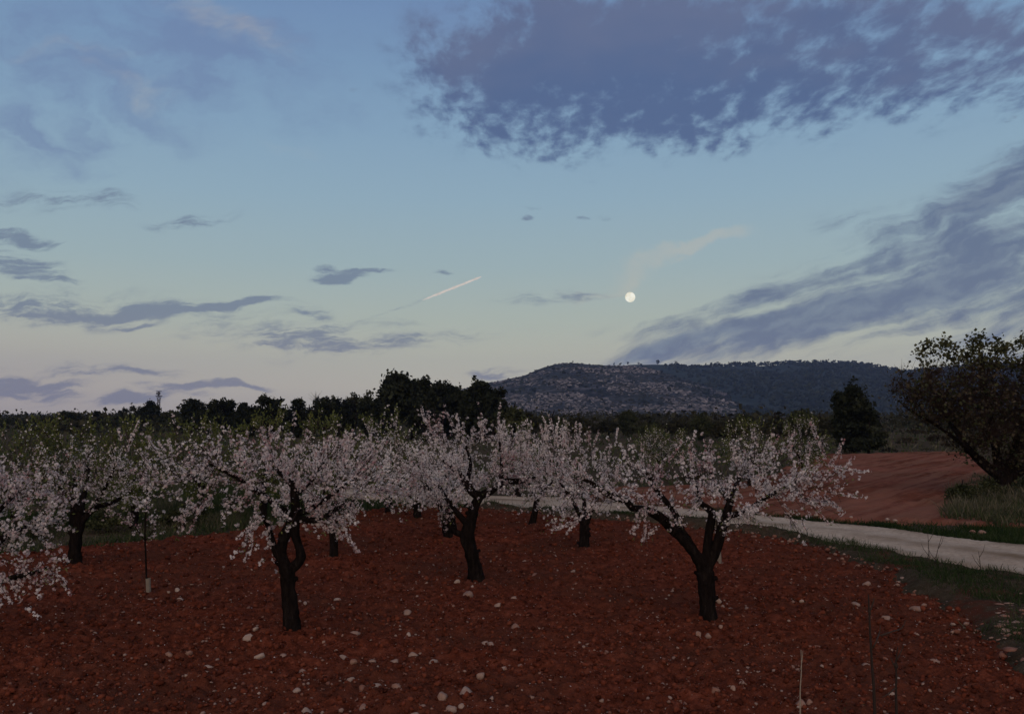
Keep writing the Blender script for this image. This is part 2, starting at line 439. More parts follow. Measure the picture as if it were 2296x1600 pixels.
def tinted(stops, rough=.85, spec=.15, nsc=0, transl=0.0):
    def f(g, b):
        t = attr(g)
        if nsc: t = g.m('ADD', t, g.m('MULTIPLY', g.m('SUBTRACT', g.noise(opos(g), nsc, 5, .65), .5), .8))
        g.l(g.ramp(t, [(p, rgb(*c)) for p, c in stops]), b.inputs['Base Color'])
    m = mat('m', f, rough, spec)
    if transl:
        g = NT(m.node_tree); b = [n for n in m.node_tree.nodes if n.type == 'BSDF_PRINCIPLED'][0]
        out = [n for n in m.node_tree.nodes if n.type == 'OUTPUT_MATERIAL'][0]
        tr = g.n('ShaderNodeBsdfTranslucent'); ms_ = g.n('ShaderNodeMixShader'); ms_.inputs[0].default_value = transl
        g.l(b.inputs['Base Color'].links[0].from_socket, tr.inputs[0]); g.l(b.outputs[0], ms_.inputs[1]); g.l(tr.outputs[0], ms_.inputs[2])
        g.l(ms_.outputs[0], out.inputs[0])
    return m
def named(m, n): m.name = n; return m
M_PETAL = named(tinted([(0, (.32, .10, .11)), (.35, (.54, .455, .435)), (.6, (.69, .64, .61)), (1, (.86, .83, .79))], .9, .0, 0, .30), 'almond_petal')
M_LEAF = named(tinted([(0, (.028, .040, .010)), (.5, (.090, .110, .026)), (1, (.19, .21, .05))], .6, .25, 0, .25), 'young_leaf')
M_PINE = named(tinted([(0, (.008, .010, .007)), (.5, (.017, .021, .013)), (1, (.036, .042, .024))], 1.0, .0), 'pine_needle')
M_BUSH = named(tinted([(0, (.016, .020, .010)), (.5, (.036, .042, .020)), (1, (.072, .076, .036))], 1.0, .0), 'shrub_leaf')
M_OLIVE = named(tinted([(0, (.014, .015, .009)), (.5, (.030, .030, .018)), (1, (.056, .054, .030))], 1.0, .0), 'evergreen_leaf')
M_RUST = named(tinted([(0, (.014, .012, .008)), (.5, (.034, .028, .018)), (1, (.068, .056, .036))], 1.0, .0), 'dead_twig')
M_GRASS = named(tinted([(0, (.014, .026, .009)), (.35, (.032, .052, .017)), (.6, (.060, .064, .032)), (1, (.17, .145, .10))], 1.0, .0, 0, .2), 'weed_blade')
M_DRY = named(tinted([(0, (.014, .009, .008)), (.5, (.08, .06, .045)), (1, (.30, .26, .20))], .85, .1), 'dry_stalk')
M_STONE = named(tinted([(0, (.13, .045, .028)), (.35, (.20, .095, .065)), (.6, (.25, .165, .125)), (1, (.37, .295, .235))], 1.0, .0, 14), 'limestone_pebble')
def m_bark(g, b):
    p = opos(g); n = g.noise(g.mp(p, sc=(1, 1, 3.5)), 22, 6, .7); n2 = g.noise(p, 5, 4, .6)
    c = g.ramp(n, [(.3, rgb(.004, .003, .003)), (.6, rgb(.017, .013, .011)), (.8, rgb(.045, .036, .031))])
    c = g.mix(g.mr(n2, .55, .75, 0, .5), c, rgb(.030, .027, .022)); g.l(c, b.inputs['Base Color']); bump(g, b, n, .06)
M_BARK = mat('dark_almond_bark', m_bark, 1.0, .0)
M_TWIG = named(tinted([(0, (.018, .012, .010)), (1, (.055, .034, .030))], .9, .1), 'twig_bark')

# ================================================================ ground, orchard floor, track, fields
def signed_dist(x, y, P):
    P = np.asarray(P, float); best = np.full(np.shape(x), 1e9)
    for i in range(len(P)):
        a, b = P[i], P[(i + 1) % len(P)]; ab = b - a; t = np.clip(((x - a[0]) * ab[0] + (y - a[1]) * ab[1]) / (ab @ ab + 1e-12), 0, 1)
        best = np.minimum(best, np.hypot(x - a[0] - t * ab[0], y - a[1] - t * ab[1]))
    return np.where(in_poly(x, y, P), -best, best)
def grid_polar(y0, y1, k, a0, a1, poly=None, zf=None, name='x', m=None, tintf=None, wob=0.0, rim=(.05, .45, .22)):
    """ground sheet whose cells grow with distance from the near edge"""
    ny = int(math.log(y1 / y0) / k) + 1; nx = int((a1 - a0) / k) + 1
    Y = y0 * np.exp(np.linspace(0, math.log(y1 / y0), ny)); A = np.linspace(a0, a1, nx)
    YY, AA = np.meshgrid(Y, A, indexing='ij'); XX = AA * YY
    ZZ = zf(XX, YY) if zf else np.zeros_like(XX)
    i = np.arange(ny - 1)[:, None] * nx + np.arange(nx - 1)[None]
    F = np.stack([i, i + 1, i + nx + 1, i + nx], -1).reshape(-1, 4)
    V = np.stack([XX, YY, ZZ], -1).reshape(-1, 3)
    if poly is not None:                       # the rim of a sheet dips below its neighbours, so the border is where they meet
        sd = signed_dist(V[:, 0], V[:, 1], poly); sd = sd + wob * (fbm(V[:, 0], V[:, 1], 1.3, 4, 5) + .5 * fbm(V[:, 0], V[:, 1], 6, 2, 9))
        t_ = np.clip((sd + rim[0]) / (rim[0] + rim[1]), 0, 1); V[:, 2] -= rim[2] * t_ * t_ * (3 - 2 * t_)
        F = F[(sd[F] < rim[1]).any(1)]
        used = np.unique(F); re = np.full(len(V), -1); re[used] = np.arange(len(used)); V = V[used]; F = re[F]
    g = Geo(); g.add(V, F, tintf(V[:, 0], V[:, 1]) if tintf else .5)
    return g.build(name, m, smooth=True)
G2 = lambda pts: [tuple(gnd(x, y)[:2]) for x, y in pts]
right_edge = G2([(2420,1640),(2320,1500),(2265,1456),(2217,1408),(2154,1370),(2089,1343),(2009,1290),(1929,1268),(1881,1243),(1801,1222),(1721,1203),
                 (1640,1194),(1540,1187),(1400,1168),(1300,1162),(1200,1152),(1130,1147),(1050,1141),(904,1138),(800,1148),(700,1166),(504,1198),(324,1216),(180,1227),(0,1247),(-200,1262)])
ORCH = [(9.5, 5.0)] + right_edge + [(-14, 13), (-14, 5.0)]
FEET = [gnd(*q)[:2] for q in ((657,1425),(1069,1308),(1590,1393),(-95,1450),(165,1273),(749,1251),(1014,1208),(937,1166),(1193,1179),(1309,1233))]
def soil_z(x, y):
    md = sum(.028 * np.exp(-((x - q[0]) ** 2 + (y - q[1]) ** 2) / .12) for q in FEET)
    r_ = .022 * fbm(x, y, 1.6, 3, 1) + .075 * fbm(x, y, 6.0, 4, 2) * (.7 + .4 * fbm(x, y, .5, 2, 8)) + .085 * np.maximum(0, fbm(x, y, 12.0, 3, 3)) ** 1.0
    return r_ + md + .02 + .020 * np.sin((y * .95 + x * .3) * 2 * np.pi / .9 + 2 * fbm(x, y, .4, 2, 4))
soil = tag(grid_polar(5.0, 27.5, .0036, -1.25, 1.15, ORCH, soil_z, 'orchard_soil', M_SOIL, wob=.22), kind='structure')
def ground_z(x, y):
    d = np.hypot(x, y)
    return -.06 + .05 * fbm(x, y, .5, 3, 6) * (d < 200) + np.clip((d - 60) / 400, 0, 1) * 2.0 * fbm(x, y, .006, 3, 7) * 0 
ground = tag(grid_polar(3.0, 3600, .022, -2.6, 2.6, None, ground_z, 'ground', M_GROUND), kind='structure')
# a strip behind the camera too, so the sheet does not stop at its feet
gb = Geo(); gb.add([(-60, -60, -.16), (60, -60, -.16), (60, 4.5, -.16), (-60, 4.5, -.16)], [(0, 1, 2, 3)])
tag(gb.build('ground', M_GROUND), kind='structure')
# gravel track
lo = G2([(2640,1360),(2420,1328),(2296,1299),(2137,1271),(2041,1251),(1881,1224),(1785,1207),(1689,1194),(1540,1172),(1400,1155),(1257,1143),(1185,1144),(1095,1133),(950,1122),(800,1113),(650,1106)])
hi = G2([(600,1092),(800,1098),(950,1106),(1095,1115),(1185,1118),(1257,1119),(1345,1129),(1400,1133),(1540,1146),(1700,1160),(1824,1174),(1977,1187),(2105,1207),(2201,1218),(2296,1229),(2420,1240),(2640,1262)])
ROAD = lo + hi
LO = np.array(lo); HI = np.array(hi[::-1])
def road_c(x, y):
    x, y = np.asarray(x), np.asarray(y); sh = x.shape; x = x.ravel(); y = y.ravel(); out = []
    for k in range(0, len(x), 40000):
        xs, ys = x[k:k + 40000, None], y[k:k + 40000, None]
        dl = np.full(len(xs), 1e9); dh = np.full(len(xs), 1e9)
        for L_, which in ((LO, 0), (HI, 1)):
            a, b = L_[:-1], L_[1:]; ab = b - a; t = np.clip(((xs - a[None, :, 0]) * ab[None, :, 0] + (ys - a[None, :, 1]) * ab[None, :, 1]) / ((ab ** 2).sum(1)[None] + 1e-9), 0, 1)
            d_ = np.hypot(xs - a[None, :, 0] - t * ab[None, :, 0], ys - a[None, :, 1] - t * ab[None, :, 1]).min(1)
            if which: dh = d_
            else: dl = d_
        out.append(dl / (dl + dh + 1e-6))
    return np.concatenate(out).reshape(sh)
def road_t(x, y):
    """0..1 across the track"""
    t = road_c(x, y); return np.clip((np.exp(-((t - .5) / .15) ** 2) + .8 * np.exp(-((t - .02) / .10) ** 2) + .8 * np.exp(-((t - .98) / .10) ** 2)) * (.55 + .9 * fbm(x, y, 1.6, 4, 3)), 0, 1)
track = tag(grid_polar(10, 32, .005, -.9, 1.3, ROAD, lambda x, y: .075 - .03 * np.abs(np.cos(3.14159 * road_c(x, y))) ** .5 * 0 - .035 * (np.exp(-((road_c(x, y) - .24) / .09) ** 2) + np.exp(-((road_c(x, y) - .76) / .09) ** 2)) + .012 * fbm(x, y, 1.2, 4, 12) + .01 * fbm(x, y, 9, 2, 13), 'dirt_road', M_ROAD, tintf=road_t, wob=.12), kind='structure')
# the ploughed red field beyond the track
FIELD = G2([(1330,1127),(1540,1141),(1837,1163),(1975,1169),(2130,1173),(2260,1178),(2500,1190),(2500,1100),(2185,1045),(2181,1030),(2147,1022),(2060,1021),(1950,1027),(1850,1030),(1815,1036),(1775,1064),(1650,1090),(1500,1097),(1350,1100)])
def field_z(x, y):
    a = (-x * .77 + y * .64) + 1.2 * fbm(x, y, .10, 2, 20)
    return .05 + .035 * np.sin(a * 2 * np.pi / .9) * (.6 + .6 * fbm(x, y, .3, 2, 22)) + .06 * fbm(x, y, 1.6, 4, 21) + .35 * np.clip((y - 26) / 30, 0, 1) * (1 - np.clip((y - 50) / 8, 0, 1) * .6)
field = tag(grid_polar(18, 62, .0045, -.1, 1.1, FIELD, field_z, 'ploughed_field', M_FIELD, wob=.5), kind='structure')

# ---------------------------------------------------------------- grass and weeds (nobody could count them)
BLADE = (np.array([(-.5, 0, 0), (.5, 0, 0), (.32, .12, .55), (0, .38, 1.0), (-.32, .12, .55)], float), np.array([(0, 1, 2, 4), (4, 2, 3, 3)]), np.zeros(5))
def blades(g, P, h, wd, tint, lean=.35):
    n = len(P); sp = rng.uniform(0, 6.283, n); tl = rng.normal(0, lean, (n, 2))
    Z = np.stack([tl[:, 0], tl[:, 1], np.ones(n)], -1); M = frame_mats(Z, sp)
    tv = np.array([(-.5, 0, 0), (.5, 0, 0), (.3, .12, .55), (-.3, .12, .55)]); 
    V0 = np.einsum('nij,nkj->nki', M, tv[None] * np.stack([wd, h, h], -1)[:, None, :])
    tip = np.einsum('nij,nj->ni', M, np.stack([np.zeros(n), .38 * h, h * .96], -1))
    V = np.concatenate([V0, tip[:, None, :]], 1) + P[:, None, :]
    k = (np.arange(n) * 5)[:, None]
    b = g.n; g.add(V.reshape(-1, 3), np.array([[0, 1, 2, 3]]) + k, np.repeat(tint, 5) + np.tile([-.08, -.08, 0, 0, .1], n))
    g.F.setdefault(3, []).append(np.array([[3, 2, 4]]) + k + b)
def scatter_poly(n, P, wob=.2):
    P = np.array(P); lo_, hi_ = P.min(0), P.max(0); out = []
    c = 0
    while c < n:
        q = rng.uniform(lo_, hi_, (n * 3, 2)); q = q[in_poly(q[:, 0] + wob * fbm(q[:, 0], q[:, 1], 1.5, 2, 31), q[:, 1] + wob * fbm(q[:, 0], q[:, 1], 1.5, 2, 37), P)]
        out.append(q); c += len(q)
    return np.vstack(out)[:n]
def clumped(Q, sc, seed, lo_=-.15, hi_=.35):
    f = fbm(Q[:, 0], Q[:, 1], sc, 3, seed); return Q[rng.random(len(Q)) < np.clip((f - lo_) / (hi_ - lo_), .04, 1)]
# near verge, between orchard floor and track
NV = [p for p in right_edge if True]
def m_verge(g, b):
    p = g.n('ShaderNodeNewGeometry').outputs['Position']; n1 = g.noise(p, 1.1, 5, .65); n2 = g.noise(p, 7, 6, .7)
    c = g.ramp(n2, [(.3, rgb(.030, .022, .013)), (.7, rgb(.080, .060, .038))])
    c = g.mix(g.mr(n1, .52, .66), c, rgb(.080, .028, .017)); c = g.mix(g.mr(g.noise(p, 40, 3, .6), .64, .74), c, rgb(.26, .21, .17))
    g.l(c, b.inputs['Base Color']); bump(g, b, n2, .06)
M_VERGE = mat('weedy_red_bank', m_verge, 1.0, .0)
verge = [tuple(gnd(x, y)[:2]) for x, y in [(2600,1600),(2340,1520),(2268,1458),(2217,1400),(2154,1362),(2089,1334),(2009,1280),(1929,1262),(1881,1238),(1801,1217),(1721,1198),(1640,1190),(1540,1182),(1400,1164),(1300,1158),(1200,1150),(1100,1142),
                                         (1095,1134),(1185,1144),(1257,1145),(1400,1157),(1540,1174),(1689,1196),(1785,1209),(1881,1227),(2041,1254),(2137,1275),(2296,1303),(2500,1345),(2640,1380)]]
def verge_z(x, y): return .10 + .06 * fbm(x, y, 2.0, 4, 41) + .10 * np.clip(fbm(x, y, .5, 2, 45) + .3, 0, 1)
VERT = 0
vb = tag(grid_polar(6, 27, .006, -.3, 1.5, verge, verge_z, 'verge_bank', M_VERGE, wob=.15), kind='structure')
gg = Geo()
Q = rng.uniform((-3, 6), (16, 27), (420000, 2)); Q = Q[np.abs(Q[:, 0] / Q[:, 1]) < 1.1]; Q = Q[signed_dist(Q[:, 0], Q[:, 1], verge) + .5 * fbm(Q[:, 0], Q[:, 1], 1.2, 3, 48) + .12 * rng.normal(size=len(Q)) < -.02]; Q = clumped(Q, 1.1, 42, -.6, .1)[:150000]
f = fbm(Q[:, 0], Q[:, 1], .6, 3, 43)
near = np.clip((15 - Q[:, 1]) / 6, 0, 1)
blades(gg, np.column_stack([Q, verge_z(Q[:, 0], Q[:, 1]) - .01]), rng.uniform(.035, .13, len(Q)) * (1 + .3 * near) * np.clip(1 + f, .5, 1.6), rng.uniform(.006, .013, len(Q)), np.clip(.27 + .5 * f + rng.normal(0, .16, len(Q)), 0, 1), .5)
tag(gg.build('verge_grass', M_GRASS), 'low green and greyish weeds on the bank between orchard and track', kind='stuff')
# far side of the track
fv = G2([(1330,1127),(1540,1142),(1700,1156),(1824,1170),(1977,1183),(2105,1203),(2201,1214),(2296,1225),(2500,1245),(2500,1200),(2296,1188),(2200,1182),(2130,1176),(1975,1171),(1837,1163),(1540,1139),(1340,1124)])
gg = Geo(); Q = clumped(scatter_poly(26000, fv, .1), .9, 52, -.3, .2)
f = fbm(Q[:, 0], Q[:, 1], .5, 3, 53)
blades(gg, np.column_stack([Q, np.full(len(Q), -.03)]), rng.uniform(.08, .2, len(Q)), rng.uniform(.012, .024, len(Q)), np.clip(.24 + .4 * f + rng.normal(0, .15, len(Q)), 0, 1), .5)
tag(gg.build('roadside_grass', M_GRASS), 'green grass strip along the far side of the track', kind='stuff')
# rank weeds behind the orchard on the left
lv = G2([(-300,1268),(0,1249),(180,1229),(324,1218),(504,1200),(700,1168),(800,1150),(904,1140),(1000,1139),(1060,1134),(950,1124),(800,1114),(600,1100),(300,1085),(0,1080),(-400,1085)])
gg = Geo(); Q = scatter_poly(60000, lv, .2); f = fbm(Q[:, 0], Q[:, 1], .35, 3, 62)
hgt = np.clip(.22 + .35 * f, .05, .6)
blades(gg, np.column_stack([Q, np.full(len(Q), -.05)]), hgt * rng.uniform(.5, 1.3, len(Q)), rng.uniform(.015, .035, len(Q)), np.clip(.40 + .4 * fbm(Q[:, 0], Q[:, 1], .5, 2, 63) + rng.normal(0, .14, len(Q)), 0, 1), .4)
tag(gg.build('tall_weeds', M_GRASS), 'dark green rank weeds behind the left part of the orchard', kind='stuff')
# tall dry grass under the big tree on the right
tg = G2([(2120,1165),(2200,1172),(2300,1180),(2500,1190),(2600,1120),(2500,1085),(2300,1078),(2190,1075),(2150,1110)])
gg = Geo(); Q = scatter_poly(26000, tg, .4); f = fbm(Q[:, 0], Q[:, 1], .5, 3, 72)
blades(gg, np.column_stack([Q, np.full(len(Q), -.05)]), np.clip(.42 + .45 * f, .10, .9) * rng.uniform(.5, 1.2, len(Q)), rng.uniform(.02, .05, len(Q)), np.clip(.62 + .35 * f + rng.normal(0, .15, len(Q)), 0, 1), .35)
tag(gg.build('tall_dry_grass', M_GRASS), 'tall dry grass and weeds round the foot of the big tree', kind='stuff')
# rough scrubby grassland in the middle distance
gg = Geo(); n = 26000
yy_ = 30 * np.exp(rng.uniform(0, math.log(260 / 30), n)); xx_ = yy_ * rng.uniform(-.75, .85, n)
keep = ~in_poly(xx_, yy_, np.array(FIELD)) & ~in_poly(xx_, yy_, np.array(ROAD)); xx_, yy_ = xx_[keep], yy_[keep]
f = fbm(xx_, yy_, .08, 3, 81)
blades(gg, np.column_stack([xx_, yy_, np.full(len(xx_), -.05)]), rng.uniform(.1, .35, len(xx_)) * (1 + yy_ / 200), rng.uniform(.03, .07, len(xx_)) * yy_ / 30, np.clip(.5 + .4 * f + rng.normal(0, .14, len(xx_)), 0, 1), .6)
tag(gg.build('rough_grassland', M_GRASS), 'dull brown green rough grass beyond the red field', kind='stuff')

# ================================================================ the almond trees
def colonize(P0, par0, A, step, infl, kill, iters, up=.0, jit=.12, r=rng):
    P = [np.asarray(P0, float)]; par = list(par0); nodes = np.asarray(P0, float)
    A = np.asarray(A, float); alive = np.ones(len(A), bool)
    near = np.zeros(len(A), int); nd = np.full(len(A), 1e9)
    def upd(start):
        Nn = nodes[start:]
        D = ((A[:, None, :] - Nn[None]) ** 2).sum(2); j = D.argmin(1); d = D[np.arange(len(A)), j]
        b = d < nd; nd[b] = d[b]; near[b] = j[b] + start
    upd(0)
    for it in range(iters):
        ok = alive & (nd < infl * infl)
        if not ok.any(): break
        idx = np.unique(near[ok]); acc = np.zeros((len(nodes), 3)); dv = A[ok] - nodes[near[ok]]
        dv /= np.linalg.norm(dv, axis=1)[:, None] + 1e-9; np.add.at(acc, near[ok], dv)
        d = acc[idx]; d /= np.linalg.norm(d, axis=1)[:, None] + 1e-9
        d += r.normal(0, jit, d.shape); d[:, 2] += up; d /= np.linalg.norm(d, axis=1)[:, None]
        new = nodes[idx] + d * step; s0 = len(nodes)
        nodes = np.vstack([nodes, new]); par += list(idx); upd(s0)
        alive &= nd > kill * kill
        if len(nodes) > 9000: break
    return nodes, np.array(par)

def blob_points(blobs, n, Y0, r, surf=.0):
    """blobs: (x, y, rx, ry, weight, dY, depth radius in m) in picture units at depth Y0"""
    wts = np.array([b[4] * b[2] * b[3] for b in blobs], float); wts /= wts.sum(); out = []
    for b, k in zip(blobs, r.multinomial(n, wts)):
        p = r.normal(size=(k, 3)); p /= np.linalg.norm(p, axis=1)[:, None]; p *= (r.uniform(surf, 1, (k, 1))) ** (1 / 2.2)
        Y = Y0 + b[5]; c = at(b[0], b[1], Y); s_ = Y / FOC
        out.append(c + p * np.array([b[2] * s_, b[6], b[3] * s_]))
    return np.vstack(out)

def along(P, t):
    k = np.clip((t * (P.shape[1] - 1)).astype(int), 0, P.shape[1] - 2); fr = t * (P.shape[1] - 1) - k; i = np.arange(len(P))
    return P[i, k] * (1 - fr)[:, None] + P[i, k + 1] * fr[:, None]

def almond(name, label, group, base, trunk, limbs, blobs, seed=1, attract=500, twigs=320, per=17, flower=.0178, leafy=0.0, far=False,
           shoots=(), step=.085, tw_len=(.14, .42), tlen=1.0, kill=.17, dens=1.0, tip_leaves=.10, leaf_sc=.036, nup=30, drop=20):
    """trunk / limbs: lists of (x, y, radius m[, dY]) in picture units; the depth comes from the foot"""
    r = np.random.default_rng(seed)
    blobs = [(b[0], b[1] + drop * (b[1] < 1130), b[2], b[3] * (.86 if drop and b[1] < 1130 else 1)) + tuple(b[4:]) for b in blobs]
    foot = gnd(*base); Y0 = foot[1]
    root = empty(name, foot, label, 'tree', group)
    def path(L):
        return np.array([at(q[0], q[1], Y0 + (q[3] if len(q) > 3 else 0)) for q in L]), np.array([q[2] for q in L])
    nodes = []; par = []; rad = []; owner = []
    tp, tr_ = path(trunk); tp[0] = foot - np.array([0, 0, .06]); tp, tr_ = smooth_path(tp, tr_, step * .7)
    for i in range(len(tp)): nodes.append(tp[i]); par.append(i - 1); rad.append(tr_[i]); owner.append(0)
    for li, L in enumerate(limbs):
        lp, lr = path(L); j = int(np.argmin(np.linalg.norm(np.array(nodes) - lp[0], axis=1)))
        lp, lr = smooth_path(np.vstack([nodes[j][None], lp[1:]]), lr, step * .8)
        prev = j
        for i in range(1, len(lp)):
            nodes.append(lp[i]); par.append(prev); rad.append(lr[i]); owner.append(li + 1); prev = len(nodes) - 1
    n0 = len(nodes)
    A = blob_points(blobs, attract, Y0, r)
    A = A[A[:, 2] > .25]
    N, par = colonize(nodes, par, A, step, 1.6, kill, 60, .02, .13, r)
    nn = len(N); cnt = np.zeros(nn); pw = np.zeros(nn); PW = 2.35; tipr = .0032
    kids = [[] for _ in range(nn)]
    for i in range(nn):
        if par[i] >= 0: kids[par[i]].append(i)
    R_ = np.zeros(nn)
    for i in range(nn - 1, -1, -1):
        R_[i] = tipr if not kids[i] else sum(R_[k] ** PW for k in kids[i]) ** (1 / PW)
    maxg = R_[n0:].max() if nn > n0 else tipr
    for i in range(nn):
        if i < n0: R_[i] = max(rad[i], min(R_[i], rad[i] * 1.1))
        elif par[i] >= 0: R_[i] = min(R_[i], R_[par[i]] * .92, .03)
    # woody parts: trunk and each main limb are parts of their own
    gt = Geo(); idx = [i for i in range(n0) if owner[i] == 0]
    P = N[idx]; rr = R_[idx].copy(); hh = P[:, 2] - P[0, 2]; rr *= 1 + .38 * np.exp(-hh / .07)
    add_tube(gt, P, rr, 16 if not far else 8, rough=.17, seed=seed)
    for k in range(0 if far or P[0][2] - foot[2] < -1 or rr[0] < .05 else 5):        # pruning stubs and burrs
        j = int(r.uniform(.35, .98) * (len(P) - 1)); a_ = r.uniform(0, 6.28); dv = np.array([math.cos(a_), math.sin(a_) * .8, .5]); l_ = rr[j] + r.uniform(.015, .06)
        add_tube(gt, np.array([P[j], P[j] + dv * l_ * .6, P[j] + dv * l_]), [rr[j] * .7, r.uniform(.028, .042), r.uniform(.018, .03)], 8, rough=.15, seed=k)
    gt.build('trunk', M_BARK, root, True, foot)
    for li in range(1, len(limbs) + 1):
        idx = [i for i in range(n0) if owner[i] == li]
        if len(idx) < 2: continue
        idx = [par[idx[0]]] + idx; gl = Geo(); rr = R_[idx].copy(); rr[0] = min(rr[0], rr[1] * 1.05)
        add_tube(gl, N[idx], rr, 10 if not far else 6, rough=.17, seed=seed + li); gl.build('limb', M_BARK, root, True, foot)
    gb_ = Geo(); done = np.zeros(nn, bool)
    order = [i for i in range(n0, nn) if par[i] < n0 or (kids[par[i]] and max(kids[par[i]], key=lambda k: R_[k]) != i)]
    for s0 in order:
        ch = [par[s0], s0]; cur = s0
        while kids[cur]:
            cur = max(kids[cur], key=lambda k: R_[k]); ch.append(cur)
        rr = R_[ch].copy(); rr[0] = rr[1]
        if len(ch) >= 2: add_tube(gb_, N[ch], rr, 5 if rr[0] > .012 else 3, tint=.3)
    # straight flowering shoots
    cand = np.array([i for i in range(n0, nn) if R_[i] < .012] + [i for i in range(1, n0) if owner[i] > 0 and R_[i] < .048] * 2)
    if len(cand) == 0: cand = np.arange(n0, nn)
    src = r.choice(cand, twigs); dirp = N[src] - N[par[src]]; dirp /= np.linalg.norm(dirp, axis=1)[:, None] + 1e-9
    ctr = A.mean(0); outw = N[src] - ctr; outw /= np.linalg.norm(outw, axis=1)[:, None] + 1e-9
    hi_ = np.clip((N[src][:, 2] - (ctr[2] - .15)) / .5, -.35, 1)[:, None]
    d = .75 * dirp + .55 * outw + hi_ * np.array([0, 0, 1.25]) + r.normal(0, .34, (twigs, 3)); d /= np.linalg.norm(d, axis=1)[:, None]
    L = r.uniform(*tw_len, twigs) * tlen * (1 + .35 * hi_[:, 0]); K_ = 4
    t = np.linspace(0, 1, K_)[None, :, None]; bend = r.normal(0, .07, (twigs, 1, 3)) + np.array([0, 0, -.05])
    TP = N[src][:, None, :] + d[:, None, :] * L[:, None, None] * t + bend * t ** 2 * L[:, None, None]
    TP[..., 2] = np.maximum(TP[..., 2], .12)
    # side spurs as 3-sided tubes, all at once
    uu = np.cross(d, r.normal(size=(twigs, 3))); uu /= np.linalg.norm(uu, axis=1)[:, None]; vv = np.cross(d, uu)
    rk = np.array([.0038, .003, .0022, .0012])[None, :, None, None] * (1.4 if far else 1)
    an = np.arange(3) * 2.0944
    ring = (np.cos(an)[None, None, :, None] * uu[:, None, None, :] + np.sin(an)[None, None, :, None] * vv[:, None, None, :]) * rk
    V = TP[:, :, None, :] + ring; F1 = []
    for k in range(K_ - 1):
        for j in range(3): F1.append((k * 3 + j, k * 3 + (j + 1) % 3, (k + 1) * 3 + (j + 1) % 3, (k + 1) * 3 + j))
    F1 = np.array(F1); gb_.add(V.reshape(-1, 3), (F1[None] + (np.arange(twigs) * 12)[:, None, None]).reshape(-1, 4), .6)
    # extra long shoots: upright water-shoots on top, and those drawn from the picture
    SP = []
    hz = N[cand][:, 2]; upn = cand[hz > np.percentile(hz, 55)]
    for k in (r.choice(upn, nup) if nup and len(upn) else []):
        dd_ = np.array([r.normal(0, .28), r.normal(0, .28), 1.0]) + .35 * (N[k] - ctr) * [1, 1, 0]; dd_ /= np.linalg.norm(dd_); q = np.linspace(0, 1, 6)[:, None]
        pp = N[k] + dd_ * r.uniform(.18, .40) * q * tlen + np.sin(q * 2.5) * r.normal(0, .015, 3); add_tube(gb_, pp, np.linspace(.0045, .0018, 6), 3, .5)
        SP.append(np.stack([np.interp(np.linspace(0, 1, 8), q[:, 0], pp[:, j]) for j in range(3)], 1))
    for (x0, y0, x1, y1, dY) in shoots:
        a0 = at(x0, y0, Y0 + dY); a1 = at(x1, y1, Y0 + dY); q = np.linspace(0, 1, 8)[:, None]
        pp = a0 * (1 - q) + a1 * q + np.sin(q * 3) * r.normal(0, .02, 3); add_tube(gb_, pp, np.linspace(.006, .002, 8), 4, .5); SP.append(pp)
    tag(gb_.build('fine_branching', M_TWIG, root, False, foot), kind='stuff')
    # blossom clusters hugging the shoots, leaves at the tips
    nper = 5 if not far else 3; ncl = int(twigs * per * dens * .86 / nper); tc = r.integers(0, twigs, ncl); tq = r.uniform(.03, 1.0, ncl)
    cofs = r.normal(0, .007, (ncl, 3)); nf = ncl * nper; ti = np.repeat(tc, nper); tt = np.repeat(tq, nper)
    c = along(TP[ti], tt) + np.repeat(cofs, nper, 0)
    spread = .0185 * (1.4 if far else 1)
    off = r.normal(size=(nf, 3)); off -= d[ti] * (off * d[ti]).sum(1)[:, None] * .4; on = off / (np.linalg.norm(off, axis=1)[:, None] + 1e-9)
    c = c + on * np.abs(r.normal(spread, spread * .25, (nf, 1)))
    nb = int(nf * .15); bi = r.choice(cand, nb); o2 = r.normal(size=(nb, 3)); o2 /= np.linalg.norm(o2, axis=1)[:, None]
    q = r.random((nb, 1)); cb = N[bi] * q + N[par[bi]] * (1 - q) + o2 * (.028 + R_[bi][:, None])
    cs = [c, cb]; ns = [on + .5 * d[ti] + r.normal(0, .35, (nf, 3)), o2 + r.normal(0, .35, (nb, 3))]
    for pp in SP:
        k = int(np.linalg.norm(pp[-1] - pp[0]) * (150 if not far else 90) * max(.15, 1 - leafy)); q = r.random(k) * 7; i0 = np.minimum(q.astype(int), 6)
        c0 = pp[i0] * (1 - (q - i0))[:, None] + pp[i0 + 1] * (q - i0)[:, None]; o3 = r.normal(size=(k, 3)); o3 /= np.linalg.norm(o3, axis=1)[:, None]
        cs.append(c0 + o3 * r.uniform(.012, .03, (k, 1))); ns.append(o3)
    c = np.vstack(cs); nv = np.vstack(ns); c[:, 2] = np.maximum(c[:, 2], .08)
    tmpl = FLOWER_FAR if far else FLOWER
    keep = r.random(len(c)) > min(leafy, 1.1) * .85; c = c[keep]; nv = nv[keep]
    gp = Geo(); big = .35 * np.clip(fbm(c[:, 0] * 3, c[:, 2] * 3 + c[:, 1], 1, 2, seed), -1, 1)
    stamp(gp, tmpl[0], tmpl[1], c, frame_mats(nv, r.uniform(0, 6.28, len(c))), (flower * r.uniform(.7, 1.15, len(c)))[:, None], tmpl[2], np.clip(.62 + big + r.normal(0, .14, len(c)), .2, 1))
    tag(gp.build('blossoms', M_PETAL, root, False, foot), kind='stuff')
    nl = int(twigs * per * (tip_leaves + leafy)); ti = r.integers(0, twigs, nl)
    tt = np.clip(r.beta(3.0, 1.2, nl), 0, 1); cl = along(TP[ti], tt) + r.normal(0, .012, (nl, 3))
